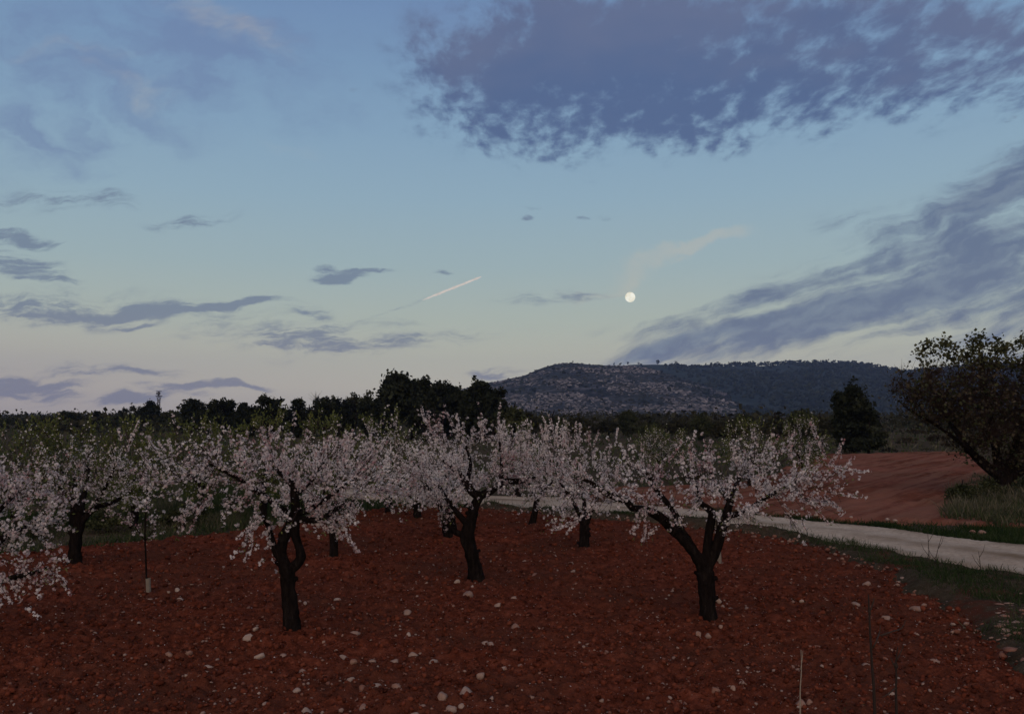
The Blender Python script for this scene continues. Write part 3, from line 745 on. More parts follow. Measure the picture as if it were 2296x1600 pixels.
    dl = d[ti] + r.normal(0, .5, (nl, 3)); Mx = frame_mats(dl, r.uniform(0, 6.28, nl)); Mx = Mx[:, :, [0, 2, 1]]
    gl = Geo(); stamp(gl, LEAF[0], LEAF[1], cl, Mx, (leaf_sc * r.uniform(.6, 1.3, nl))[:, None], LEAF[2], np.clip(r.normal(.55, .2, nl), 0, 1))
    tag(gl.build('young_leaves', M_LEAF, root, False, foot), kind='stuff')
    return root

GA = 'blossoming almond trees on the red orchard floor'
ALM = {}
# T1: left of centre, twin stems closing into a loop above a dark straight trunk
ALM['loop'] = almond('almond_tree', 'blossoming almond whose twin stems bow apart and close into a loop, left of centre', GA, (657, 1425),
    [(657,1425,.115),(652,1375,.088),(646,1320,.082),(643,1280,.095),(637,1263,.078),(631,1237,.064),(637,1202,.062),(649,1180,.062),(656,1160,.058)],
    [[(647,1282,.075),(662,1268,.066),(675,1247,.062),(671,1230,.052),(662,1200,.052),(662,1174,.055),(664,1150,.055),(660,1110,.05),(655,1078,.035)],
     [(640,1268,.05),(620,1242,.040),(612,1215,.036),(606,1190,.030),(590,1160,.022,-.2)],
     [(660,1160,.05),(641,1148,.042),(594,1113,.034,-.3),(522,1066,.022,-.5),(470,1040,.014,-.6)],
     [(662,1162,.045),(690,1165,.04),(720,1163,.035),(770,1130,.02,.2)],
     [(664,1150,.045),(690,1145,.035),(745,1108,.024,-.3),(800,1070,.014,-.5)],
     [(660,1110,.04),(700,1075,.025,.4),(730,1030,.015,.6)],
     [(655,1090,.035),(610,1040,.02,.5),(590,1000,.012,.7)]],
    [(470,1065,155,80,1.4,-.1,1.1),(640,1040,170,75,1,0,1.3),(780,1060,110,80,1,.1,1.1),(395,1015,85,55,1.5,.3,.6),(720,1000,150,40,.7,.2,.9),(560,1150,60,50,.7,-.5,.5),(555,1225,30,45,1.0,-.7,.3),(785,1190,35,50,1.0,-.3,.3),(850,1110,60,60,.8,0,.6),(445,1150,45,45,.7,-.4,.4),(640,1125,80,40,.8,-.5,.25),(750,1140,60,30,.6,-.3,.25)],
    seed=21, attract=560, twigs=600, per=15, shoots=[(560,1190,545,1265,-.75),(590,1160,530,1210,-.8),(780,1180,800,1235,-.3),(470,1110,425,1195,-.5),(350,1010,330,975,.2),(285,1010,312,945,.5),(272,985,262,958,.5),(735,1010,742,975,0),(620,990,632,955,.2),(520,1000,512,960,.2)])
# T2: centre, leaning trunk
ALM['lean'] = almond('almond_tree', 'blossoming almond at the centre with a leaning trunk and a low crooked side branch', GA, (1069, 1308),
    [(1069,1308,.150),(1064,1277,.120),(1056,1235,.105),(1048,1200,.112),(1055,1170,.085),(1063,1140,.08),(1076,1112,.075)],
    [[(1048,1203,.06),(1025,1195,.052),(1010,1178,.048),(1003,1150,.04),(1006,1125,.03,.2)],
     [(1054,1180,.06),(1040,1166,.05),(1022,1145,.045),(1003,1120,.035),(985,1090,.024,.3)],
     [(1076,1114,.07),(1060,1104,.062),(1045,1085,.058),(1035,1068,.05),(1015,1050,.035,-.3),(985,1025,.02,-.5)],
     [(1076,1114,.07),(1100,1100,.062),(1131,1080,.052),(1167,1078,.04),(1200,1070,.022,.2)],
     [(1045,1085,.045),(1055,1040,.03,.4),(1045,1000,.02,.5)],
     [(1120,1086,.04),(1125,1045,.028,-.4),(1120,990,.016,-.5)]],
    [(1050,1040,150,75,1,0,1.4),(960,1060,80,60,.8,0,1.0),(1150,1050,80,60,.8,0,1.0),(1040,970,120,35,.5,.2,.9),(950,1110,50,30,.5,-.3,.4),(1120,985,60,40,.5,0,.6)],
    drop=10, seed=22, attract=480, twigs=560, per=14, shoots=[(1122,990,1122,905,-.3),(1030,975,1023,925,0),(960,960,945,912,.2),(975,985,952,940,0),(1005,1000,985,950,.3),(1070,990,1083,948,0),(1140,1000,1150,955,0),(1060,985,1065,955,.1)])
# T3: right, three-stemmed, with a long arching limb
ALM['three'] = almond('almond_tree', 'blossoming almond with a stout trunk forking into three stems, right of centre', GA, (1590, 1393),
    [(1590,1393,.118),(1586,1340,.104),(1582,1297,.106),(1579,1279,.105)],
    [[(1579,1284,.085),(1570,1258,.08),(1540,1220,.072),(1511,1188,.066),(1482,1160,.058,-.1),(1446,1142,.052,-.2),(1417,1138,.050,-.3),(1404,1122,.044,-.3),(1381,1115,.042,-.3),(1352,1103,.038,-.3),(1331,1085,.028,-.3),(1300,1070,.018,-.3)],
     [(1560,1245,.06),(1528,1190,.055,.1),(1511,1146,.045,.2),(1478,1106,.034,.3),(1450,1060,.02,.3)],
     [(1581,1283,.07),(1586,1225,.062),(1592,1182,.055),(1595,1146,.05),(1572,1128,.035),(1560,1090,.022,-.3)],
     [(1585,1283,.08),(1607,1225,.068),(1618,1189,.062),(1627,1160,.055),(1637,1124,.048),(1647,1100,.04),(1665,1050,.022,.4)],
     [(1627,1160,.04),(1680,1140,.032,-.2),(1734,1105,.024,-.3),(1790,1080,.014,-.4)],
     [(1637,1124,.035),(1600,1080,.025,.5),(1590,1040,.014,.6)]],
    [(1640,1070,180,80,1,0,1.3),(1470,1070,110,75,1,.1,1.1),(1790,1080,100,70,1,0,.9),(1340,1110,70,45,.7,-.3,.5),(1860,1100,30,55,.6,-.1,.4),(1445,1190,35,30,.9,-.5,.3),(1790,1170,50,30,.7,-.2,.3),(1420,1010,70,30,.5,.2,.6),(1720,1010,110,30,.5,0,.7),(1870,1040,50,30,.6,0,.3),(1655,1130,60,40,.5,-.5,.2),(1475,1115,60,35,1.0,-.45,.25),(1400,1095,55,30,1.0,-.5,.25),(1560,1120,60,35,.8,-.45,.25),(1460,1160,40,25,.8,-.5,.2)],
    seed=23, attract=640, twigs=620, per=15, shoots=[(1340,1120,1270,1195,-.4),(1300,1160,1228,1192,-.4),(1450,1160,1440,1215,-.6),(1480,1180,1455,1205,-.6),(1850,1020,1818,945,0),(1860,1040,1890,985,.2),(1860,1040,1950,1055,-.1),(1545,1010,1560,968,.1),(1500,1030,1528,985,.1),(1640,1010,1645,985,.1),(1770,1015,1778,990,0),(1800,1160,1810,1190,-.2),(1850,1110,1885,1145,-.1)])
# T4: at the left edge, only its crown reaches into view
ALM['edge'] = almond('almond_tree', 'blossoming almond cut by the left edge, its low branches hanging near the soil', GA, (-95, 1450),
    [(-95,1450,.12),(-98,1390,.10),(-92,1330,.10)],
    [[(-92,1345,.06),(-40,1318,.045,-.1),(20,1297,.034,-.2),(70,1285,.026,-.2),(108,1272,.016,-.2)],
     [(-92,1335,.07),(-60,1270,.055),(0,1210,.04),(60,1180,.022,.1)],
     [(-92,1335,.07),(-110,1260,.06),(-120,1180,.045),(-90,1120,.03)],
     [(-60,1270,.05),(-20,1170,.035,.3),(40,1100,.02,.4)]],
    [(0,1110,120,80,1,0,1.1),(60,1170,80,70,1,-.1,.7),(-120,1110,130,90,.8,0,1.2),(95,1240,40,55,.7,-.2,.3),(15,1250,50,50,.6,-.2,.4),(110,1290,35,18,.8,-.2,.2)],
    seed=24, attract=430, twigs=430, per=17, shoots=[(0,1300,25,1355,-.3),(20,1300,45,1350,-.3),(-5,1310,15,1340,-.4),(110,1275,150,1315,-.2),(150,1310,160,1330,-.2),(60,1360,90,1385,-.2)])
# T5: dark trunk on the left, flowers mixed with green leaves
ALM['green'] = almond('almond_tree', 'leafy almond with sparse blossom and a dark upright trunk on the left', GA, (165, 1273),
    [(165,1273,.12),(168,1235,.108),(171,1200,.105),(178,1178,.09),(178,1140,.075)],
    [[(178,1180,.06),(200,1150,.052),(222,1134,.046),(248,1128,.036),(280,1110,.022)],
     [(178,1150,.055),(150,1110,.04),(110,1080,.025)],
     [(178,1145,.06),(190,1100,.045,.3),(200,1050,.025,.5)],
     [(200,1152,.035),(240,1085,.025,-.4),(260,1040,.015,-.5)]],
    [(180,1070,130,70,1,0,1.2),(100,1090,80,60,.8,0,.8),(270,1070,80,55,.8,0,.8),(290,1120,50,30,.6,-.2,.4),(180,1010,150,25,.5,0,.8)],
    seed=25, attract=430, twigs=430, per=15, leafy=.4, far=False, flower=.0175)
# T7..T11 further back
ALM['b7'] = almond('almond_tree', 'blossoming almond with a plain slim trunk standing behind the looped tree', GA, (749, 1251),
    [(749,1251,.09),(748,1215,.075),(747,1180,.07)], [[(747,1185,.05),(715,1140,.035),(690,1100,.02)],[(747,1185,.05),(780,1140,.035),(810,1095,.02)],[(747,1182,.04),(752,1130,.03,.3),(755,1080,.018,.5)]],
    [(750,1070,130,65,1,0,1.3),(850,1060,60,50,.7,0,.8),(660,1060,70,50,.7,0,.8),(760,1000,120,25,.4,0,.8)], seed=27, attract=360, twigs=360, per=14, far=True, flower=.021, leafy=.15, step=.1)
ALM['b8'] = almond('almond_tree', 'blossoming almond with a thick crooked trunk directly behind the leaning one', GA, (1014, 1208),
    [(1014,1208,.17),(1008,1180,.15),(1003,1150,.15),(1012,1130,.10)], [[(1003,1158,.08),(985,1130,.06),(965,1100,.035),(950,1075,.02)],[(1012,1135,.07),(1030,1110,.05),(1060,1080,.03)],[(1010,1135,.06),(1005,1100,.04,.4),(1000,1060,.02,.6)]],
    [(1000,1070,110,55,1,0,1.3),(930,1080,60,40,.7,0,.8),(1000,1010,100,25,.4,0,.9)], seed=28, attract=340, twigs=340, per=13, far=True, flower=.022, leafy=.15, step=.11)
ALM['b9'] = almond('almond_tree', 'small blossoming almond farthest back, with its trunk left of the crooked one', GA, (937, 1166),
    [(937,1166,.10),(936,1145,.09),(932,1128,.08)], [[(932,1132,.06),(915,1110,.04),(900,1090,.02)],[(932,1132,.06),(945,1105,.04),(960,1080,.02)]],
    [(930,1065,80,45,1,0,1.2),(880,1080,50,35,.6,0,.8),(930,1010,90,25,.5,0,.9)], seed=29, attract=280, twigs=300, per=12, far=True, flower=.023, leafy=.35, step=.12)
ALM['b10'] = almond('almond_tree', 'blossoming almond in front of the pale track with a thin slanting trunk', GA, (1193, 1179),
    [(1193,1179,.088),(1199,1145,.075),(1205,1115,.07)], [[(1205,1118,.05),(1225,1095,.035),(1245,1070,.02)],[(1205,1118,.05),(1190,1090,.035),(1175,1065,.02)],[(1205,1116,.04),(1210,1080,.03,.4),(1212,1040,.018,.6)]],
    [(1210,1030,90,60,1,0,1.3),(1150,1050,50,40,.6,0,.8),(1270,1060,50,50,.6,0,.8),(1225,970,60,30,.5,0,.7)], seed=30, attract=320, twigs=340, per=13, far=True, flower=.022, leafy=.12, step=.11,
    shoots=[(1225,975,1215,932,0),(1245,975,1255,935,0),(1290,985,1292,945,0)])
ALM['b11'] = almond('almond_tree', 'blossoming almond between the centre tree and the three-stemmed one, short straight trunk', GA, (1309, 1233),
    [(1309,1233,.11),(1310,1200,.088),(1311,1176,.09)], [[(1311,1180,.07),(1322,1150,.055),(1338,1120,.04),(1350,1085,.02)],[(1311,1180,.06),(1296,1145,.045),(1275,1110,.03),(1255,1080,.018)],[(1311,1178,.05),(1310,1130,.04,.4),(1305,1080,.02,.6)]],
    [(1300,1050,110,70,1,0,1.4),(1230,1090,60,50,.7,0,.8),(1370,1060,60,60,.7,0,.9),(1290,985,80,30,.5,0,.8),(1250,1150,40,30,.5,-.3,.4)], seed=31, attract=420, twigs=420, per=15, far=False, flower=.0195, leafy=.08, step=.095,
    shoots=[(1240,975,1228,925,0),(1270,980,1262,940,0),(1330,1000,1345,960,0),(1380,1000,1385,960,0),(1295,985,1300,950,0)])
# T6: young whip with a pale guard round its foot
ALM['young'] = almond('young_almond_tree', 'spindly young almond with a pale guard round its foot, left', 'young almonds in pale trunk guards', (333, 1332),
    [(333,1332,.016),(329,1300,.014),(327,1250,.013),(325,1205,.012),(326,1160,.010)], [[(326,1212,.008),(310,1190,.006),(295,1170,.004)],[(326,1210,.008),(345,1185,.006),(360,1150,.004)],[(326,1165,.008),(330,1110,.006),(328,1060,.004)]],
    [(325,1110,40,60,1,0,.35),(345,1170,35,35,1,0,.3),(300,1180,25,30,1,0,.3)], drop=0, nup=4, seed=32, attract=70, twigs=60, per=9, flower=.018, leafy=.2, step=.07, tw_len=(.08, .22))
M_GUARD = named(tinted([(0, (.12, .10, .075)), (1, (.26, .225, .175))], .6, .3, 9), 'trunk_guard_plastic')
def guard(parent, foot, h, r0, tilt=0.0):
    g = Geo(); z = np.linspace(-.02, h, 6); P = np.stack([tilt * z, 0 * z, z], -1) + np.asarray(foot)
    V, F, _ = tube(P, np.array([r0, r0 * 1.02, r0, r0 * .97, r0, r0 * 1.03]), 12, False, .05, 4); g.add(V, F)
    V, F, _ = tube(P, np.full(6, r0 * .90), 12, False, .05, 4); g.add(V, F[:, ::-1])
    return g.build('trunk_guard', M_GUARD, parent, True, parent.location if parent else foot)
guard(ALM['young'], gnd(333, 1332), .24, .034, -.05)
# a second guarded whip stands just behind the three-stemmed tree; mostly its guard shows
fy = gnd(1612, 1262)
yo = almond('young_almond_tree', 'thin young almond half hidden behind the three-stemmed tree, pale guard at its foot', 'young almonds in pale trunk guards', (1613, 1262),
    [(1613,1262,.014),(1611,1235,.012),(1609,1200,.010),(1607,1165,.008)], [[(1609,1200,.006),(1600,1180,.005),(1592,1165,.004)]],
    [(1608,1160,18,25,1,0,.25)], drop=0, nup=0, seed=33, attract=30, twigs=20, per=6, flower=.018, step=.08, tw_len=(.06, .15))
guard(yo, gnd(1613, 1262), .34, .042, -.04)

# green-leaved almonds in the rows beyond, a few late flowers left on them
GB = 'leafy almond trees in the rows beyond the blossoming ones'
def back(label, x, d, top, wpx, seed, leafy=1.05, tw=430):
    yb = 927.6 + 5165 / d; s_ = FOC / d; h = (yb - top)
    cy = top + h * .34
    return almond('almond_tree', label, GB, (x, yb), [(x, yb, .10), (x + 2, yb - h * .18, .085), (x, yb - h * .30, .08)],
        [[(x, yb - h * .3, .06), (x - wpx * .25, yb - h * .5, .035), (x - wpx * .5, yb - h * .65, .018)], [(x, yb - h * .3, .06), (x + wpx * .25, yb - h * .5, .035), (x + wpx * .5, yb - h * .66, .018)], [(x, yb - h * .3, .05), (x + 4, yb - h * .6, .025, .4)]],
        [(x, cy + 8, wpx, h * .34, 1, 0, 1.2), (x, top + 12, wpx * .8, 14, .6, 0, .9)], seed=seed, attract=230, twigs=tw, per=13, far=True, flower=.022, leafy=leafy, step=.13, kill=.24, tw_len=(.15, .5), leaf_sc=.062, drop=0)
back('leafy green almond at the far left with one tall dark shoot', 30, 19.5, 965, 90, 41)
back('leafy green almond behind the dark upright trunk on the left', 165, 21, 962, 80, 42)
back('leafy green almond rising between the upright and the looped trees', 300, 20.5, 968, 70, 43)
back('leafy green almond behind the left half of the looped tree', 450, 22, 955, 80, 44)
back('leafy green almond behind the middle of the looped tree', 590, 21.5, 950, 75, 45)
back('leafy green almond behind the right half of the looped tree', 730, 22.5, 948, 75, 46)
back('leafy green almond just left of the centre crown', 870, 23, 946, 70, 47, .7)
back('leafy green almond behind the right edge of the centre crown', 1160, 28, 962, 55, 48, .6)
back('green almond with loose leafy shoots behind the three-stemmed tree', 1680, 31, 952, 75, 50, .93)
back('leafy almond bush right of the three-stemmed tree, in front of the dark conifer', 1800, 33, 945, 55, 51, .9)
back('low leafy almond behind the fork of the three-stemmed tree', 1480, 36, 968, 55, 52, .85)

# ================================================================ big half-bare tree at the right edge
def crown_leaves(g, C_, n, spread, size, r, tint=.5, tvar=.2, aniso=(1, 1, 1)):
    """n leaf-sized faces in a loose clump round each centre"""
    m = len(C_); p = np.repeat(C_, n, 0) + r.normal(0, 1, (m * n, 3)) * spread * np.array(aniso)
    tt_ = np.repeat(r.normal(tint, tvar, m), n) + r.normal(0, .12, m * n)
    tv = np.array([(-.5, -.3, 0), (.5, -.35, .1), (.45, .4, 0), (-.4, .35, .12)]); 
    stamp(g, tv, np.array([(0, 1, 2, 3)]), p, rotmats(len(p), r), (size * r.uniform(.5, 1.4, len(p)))[:, None], np.zeros(4), np.clip(tt_, 0, 1))
def big_tree():
    r = np.random.default_rng(60); base = (2248, 1112); foot = gnd(*base); Y0 = foot[1]
    root = empty('broad_tree', foot, 'big spreading half-bare tree with a leaning multi-stem trunk at the right edge', 'tree')
    L0 = [[(2250,1118,.34),(2252,1090,.30),(2248,1068,.28)],
          [(2248,1072,.2),(2225,1055,.17),(2195,1030,.14),(2165,1000,.11),(2150,975,.08),(2120,935,.05),(2085,890,.03)],
          [(2250,1070,.2),(2270,1030,.17),(2285,980,.14),(2300,920,.10),(2320,860,.06)],
          [(2248,1072,.18),(2235,1020,.14),(2225,960,.11),(2215,900,.08),(2205,840,.05),(2195,780,.03)],
          [(2252,1075,.18),(2310,1040,.15),(2380,1000,.12),(2440,950,.08)],
          [(2165,1000,.06),(2110,960,.05),(2060,930,.035),(2025,910,.02)]]
    nodes, par, rad, own = [], [], [], []
    for li, L in enumerate(L0):
        P = np.array([at(q[0], q[1], Y0 + (0 if li == 0 else r.normal(0, .12) * k)) for k, q in enumerate(L)]); rr = np.array([q[2] for q in L])
        if li == 0: P[0] = foot - np.array([0, 0, .1])
        j = -1
        if li: j = int(np.argmin(np.linalg.norm(np.array(nodes) - P[0], axis=1))); P[0] = nodes[j]
        P, rr = smooth_path(P, rr, .2)
        for i in range(0 if li == 0 else 1, len(P)): nodes.append(P[i]); par.append(j); rad.append(rr[i]); own.append(li); j = len(nodes) - 1
    n0 = len(nodes)
    bl = [(2110,870,110,55,1,0,2.0),(2100,775,50,35,.7,0,.9),(2170,900,130,75,1,0,2.3),(2290,890,150,110,1,0,2.6),(2200,785,70,60,.8,0,1.1),(2290,790,60,50,.6,0,1.2),(2080,860,60,35,.8,0,1.2),(2070,910,60,40,.6,-.3,1.0),(2400,880,120,120,.8,0,2.2),(2200,985,80,60,.6,0,1.5),(2300,1000,90,60,.6,0,1.6)]
    A = blob_points(bl, 1500, Y0, r)
    N, par = colonize(nodes, par, A, .22, 3.0, .42, 60, .01, .16, r); nn = len(N)
    kids = [[] for _ in range(nn)]
    for i in range(nn):
        if par[i] >= 0: kids[par[i]].append(i)
    R_ = np.zeros(nn)
    for i in range(nn - 1, -1, -1): R_[i] = .008 if not kids[i] else sum(R_[k] ** 2.4 for k in kids[i]) ** (1 / 2.4)
    for i in range(nn): R_[i] = rad[i] if i < n0 else min(R_[i], R_[par[i]] * .9, .06)
    for li in range(len(L0)):
        idx = [i for i in range(n0) if own[i] == li]; idx = ([par[idx[0]]] if li else []) + idx
        g = Geo(); rr = R_[idx].copy(); rr[0] = min(rr[0], rr[1] * 1.2); add_tube(g, N[idx], rr, 12, rough=.12, seed=li)
        g.build('trunk' if li == 0 else 'limb', M_BARK, root, True, foot)
    g = Geo()
    for s0 in range(n0, nn):
        if par[s0] < n0 or max(kids[par[s0]], key=lambda k: R_[k]) != s0:
            ch = [par[s0], s0]; cur = s0
            while kids[cur]: cur = max(kids[cur], key=lambda k: R_[k]); ch.append(cur)
            rr = R_[ch].copy(); rr[0] = rr[1]; add_tube(g, N[ch], rr, 4, tint=.2)
    # brushwood of bare twigs through the lower crown
    tips = np.arange(n0, nn); low = N[tips][:, 2] < 4.3
    src = r.choice(tips[low], 6500); dd = N[src] - N[par[src]]; dd /= np.linalg.norm(dd, axis=1)[:, None]; dd = dd + r.normal(0, .6, dd.shape); dd[:, 2] += .15; dd /= np.linalg.norm(dd, axis=1)[:, None]
    Lw = r.uniform(.25, .8, len(src)); sd = np.cross(dd, r.normal(size=dd.shape)); sd /= np.linalg.norm(sd, axis=1)[:, None]
    wv = .006; b0 = N[src]; e0 = b0 + dd * Lw[:, None]
    V = np.stack([b0 - sd * wv, b0 + sd * wv, e0 + sd * wv * .4, e0 - sd * wv * .4], 1)
    V = np.concatenate([V, np.stack([b0 - np.cross(sd, dd) * wv, b0 + np.cross(sd, dd) * wv, e0 + np.cross(sd, dd) * wv * .4, e0 - np.cross(sd, dd) * wv * .4], 1)], 0)
    g.add(V.reshape(-1, 3), np.arange(len(V) * 4).reshape(-1, 4), .4)
    tag(g.build('fine_branching', M_TWIG, root, False, foot), kind='stuff')
    g = Geo(); top = tips[(~low) & (R_[tips] < .02)]
    sel = r.choice(top, min(len(top), 620), replace=False)
    crown_leaves(g, N[sel], 24, .11, .09, r, .75, .25)
    tag(g.build('green_leaf_clusters', M_BUSH, root, False, foot), kind='stuff')
    g = Geo(); lowt = tips[low & (R_[tips] < .03)]
    crown_leaves(g, N[lowt], 13, .20, .08, r, .78, .3)
    tag(g.build('dry_foliage', M_RUST, root, False, foot), kind='stuff')
    g = Geo(); crown_leaves(g, N[r.choice(lowt, len(lowt) // 2, replace=False)], 12, .22, .085, r, .55, .3)
    tag(g.build('olive_foliage', M_BUSH, root, False, foot), kind='stuff')
    return root
BIG = big_tree()

# ================================================================ trees of the far line
def far_tree(name, label, cat, group, x, d, top, wpx, seed, kind='pine', m=None, base=None, dens=1.0, trunkh=.2):
    """crown of many small leaf faces gathered in uneven clumps on a real trunk and limbs"""
    r = np.random.default_rng(seed); zt = (CAM_H + ray(x, top)[1] * d) * 1.045; X = ray(x, 900)[0] * d; hw = wpx * d / FOC * (1.15 if kind in ('pine', 'round', 'conifer') else 1)
    foot = np.array([X, d, -.05]); root = empty(name, foot, label, cat, group); H = zt + .05
    g = Geo(); lean = r.normal(0, .04, 2); z = np.linspace(0, H * .9, 6)
    P = np.stack([X + lean[0] * z + r.normal(0, .02 * H, 6) * (z > 0), d + lean[1] * z, z - .05], -1)
    add_tube(g, P, np.linspace(.05 * H ** .8, .012 * H, 6), 8, rough=.1, seed=seed); g.build('trunk', M_BARK, root, True, foot)
    nc = int({'pine': 46, 'round': 52, 'conifer': 60, 'cypress': 40, 'bush': 34, 'thin': 34}[kind] * dens)
    c = r.normal(size=(nc, 3)); c /= np.linalg.norm(c, axis=1)[:, None]; c *= r.uniform(.35, 1, (nc, 1)) ** .6
    if kind == 'pine':
        c = c * [hw * .9, hw * .8, H * .30]; c[:, 2] += H * .67; s_ = .11 * H
    elif kind == 'round':
        c = c * [hw * .9, hw * .9, H * .44]; c[:, 2] += H * .52; s_ = .085 * H
    elif kind == 'bush':
        c = c * [hw * .9, hw * .8, H * .5]; c[:, 2] = np.abs(c[:, 2]) * 1.0 + H * .25; s_ = .12 * H; c[:, 2] = np.minimum(c[:, 2], H * r.uniform(.80, .95, nc))
    elif kind == 'thin':
        c = c * [hw * .85, hw * .7, H * .42]; c[:, 2] += H * .55; s_ = .06 * H
    else:
        t = r.uniform(0, 1, nc); c[:, 2] = H * (.10 + .84 * t); sh = (1 - t ** 2.2 * .85) if kind == 'conifer' else np.sin(np.clip(t * .9 + .1, 0, 1) * 3.1) ** .5
        a = r.uniform(0, 6.28, nc); q = r.uniform(.3, 1, nc) ** .6 * sh * hw * .88; c[:, 0] = np.cos(a) * q; c[:, 1] = np.sin(a) * q; s_ = .075 * H
    c += [X, d, -.05]
    # limbs that carry the clumps
    g = Geo()
    for k in r.choice(nc, min(nc, 14), replace=False):
        z0 = np.clip(c[k, 2] - r.uniform(.1, .3) * H, H * .12, H * .85); p0 = np.array([np.interp(z0, P[:, 2], P[:, 0]), d, z0])
        add_tube(g, np.array([p0, (p0 + c[k]) / 2 + [0, 0, .02 * H], c[k]]), [.014 * H, .009 * H, .004 * H], 5)
    tag(g.build('limb_work', M_BARK, root, False, foot), kind='stuff')
    g = Geo(); per = {'pine': 85, 'round': 90, 'conifer': 90, 'cypress': 90, 'bush': 80, 'thin': 45}[kind]
    lsz = {'pine': .05, 'round': .042, 'conifer': .045, 'cypress': .045, 'bush': .06, 'thin': .04}[kind] * H
    crown_leaves(g, c, per, s_ * .62, lsz, r, .5, .22, (1, 1, .72))
    if kind in ('pine', 'conifer', 'round'):                     # ragged outer tufts
        o = c + (c - c.mean(0)) * .16 + r.normal(0, s_ * .4, c.shape); crown_leaves(g, o, 22, s_ * .30, lsz * .8, r, .55, .2)
    tag(g.build('crown', m or M_PINE, root, False, foot), kind='stuff')
    return root
GP = 'dark pines and trees along the far line'
L = [ # x, depth, top, half width, kind, label
 (893,88,846,34,'pine','tallest dark umbrella-topped pine, left end of the pine clump'),
 (925,90,852,34,'pine','dark pine just right of the umbrella-topped one'),
 (952,87,856,30,'round','bushy dark pine with two rounded tips in the pine clump'),
 (985,90,866,30,'conifer','lower dark pine filling the middle of the clump'),
 (1014,91,864,30,'round','dark round-headed pine in the middle of the clump'),
 (1048,88,862,36,'round','broad dark pine beside the pointed one at the right of the clump'),
 (1076,86,856,34,'conifer','pointed dark pine at the right end of the clump, against the hill'),
 (1108,87,876,32,'round','dark pine on the right shoulder of the clump'),
 (1146,84,896,34,'bush','low dark bushy pine where the clump slopes down to the right'),
 (863,95,888,34,'round','dark tree at the left foot of the umbrella-topped pine'),
 (822,100,876,20,'thin','airy tree with see-through twigs left of the pine clump'),
 (795,101,882,17,'thin','slim airy tree with loose top left of the pine clump'),
 (835,97,892,32,'round','dark low tree between the airy tree and the clump'),
 (765,100,893,34,'round','dark rounded tree beneath the airy slim one'),
 (728,98,890,26,'round','dark rounded tree with a bare branch above it'),
 (668,99,896,20,'cypress','narrow dark tree right of the broad dome-shaped crown'),
 (604,96,884,36,'round','broad dome-shaped dark crown in the middle of the line'),
 (545,102,907,22,'conifer','small pointed tree left of the dome-shaped crown'),
 (503,104,893,34,'round','dark leafy tree second to the left of the dome-shaped crown'),
 (468,108,903,30,'round','low rounded tree right of the lone small pine'),
 (432,112,897,17,'pine','lone small pine standing up right of the mast'),
 (340,140,903,11,'pine','small pine touching the left side of the mast'),
 (392,150,915,50,'bush','broad low grove behind the foot of the mast'),
 (305,150,911,34,'round','rounded grove tree left of the mast'),
 (250,160,925,34,'bush','low flat grove in the far left line'),
 (218,150,921,12,'cypress','slim pointed tree standing out of the far left line'),
 (165,165,924,24,'round','low tree in the far left line with a lump on top'),
 (150,155,923,14,'pine','small bumpy pine in the far left line'),
 (112,165,927,24,'bush','flat topped grove near the far left end of the line'),
 (60,170,932,34,'bush','low grove by the left edge of the line'),
 (5,170,930,28,'bush','low grove cut by the left edge'),
 (570,105,903,40,'bush','dark undergrowth tree below the small pointed one'),
 (640,104,902,42,'bush','dark undergrowth tree right under the dome-shaped crown'),
 (700,106,902,42,'bush','dark undergrowth tree below the narrow one'),
 (425,120,911,48,'bush','dark thicket below the lone small pine'),
 # right of the clump
 (1180,95,912,34,'bush','dark shrubby tree just right of the pine clump'),
 (1240,100,916,40,'bush','long dark thicket below the bare hill, left part'),
 (1300,96,925,40,'bush','dark thicket under the summit of the bare hill'),
 (1408,104,921,20,'round','small dark round tree below the bare hill'),
 (1365,100,932,30,'bush','low thicket left of the small round tree'),
 (1455,98,934,30,'bush','low dull thicket right of the small round tree'),
 (1520,95,932,36,'bush','dull green thicket left of the dark lump'),
 (1575,88,925,24,'round','dull green tree with a thin pointed top'),
 (1625,80,930,30,'bush','dark bushy oak left of the leafy green almond'),
 (1668,90,916,26,'bush','dark lump of bush behind the leafy green almond'),
 (1740,84,920,30,'bush','dark bush between the leafy almond and the oak'),
 (1800,80,912,34,'round','broad dark oak left of the big dark conifer'),
 (1842,78,920,24,'bush','dark undergrowth at the left foot of the big conifer'),
 (1962,72,975,26,'bush','dark shrub at the right foot of the big conifer'),
]
for i, (x, d, top, hw, kd, lab) in enumerate(L):
    mm = M_PINE if kd in ('pine', 'conifer', 'cypress', 'round') and x < 1200 else (M_OLIVE if i % 2 else M_BUSH)
    far_tree('pine_tree' if kd in ('pine', 'conifer') else ('bush_tree' if kd == 'bush' else 'broadleaf_tree'), lab, 'tree', GP, x, d, top, hw, 100 + i, kd, mm, dens=1.15)
far_tree('conifer_tree', 'big dark bushy conifer standing alone at the far end of the red field', 'tree', None, 1910, 58, 868, 38, 300, 'round', M_PINE, dens=1.7)
far_tree('bush_tree', 'low skirt of dark evergreen round the big conifer, right side', 'tree', GP, 1945, 57, 940, 36, 301, 'bush', M_PINE)
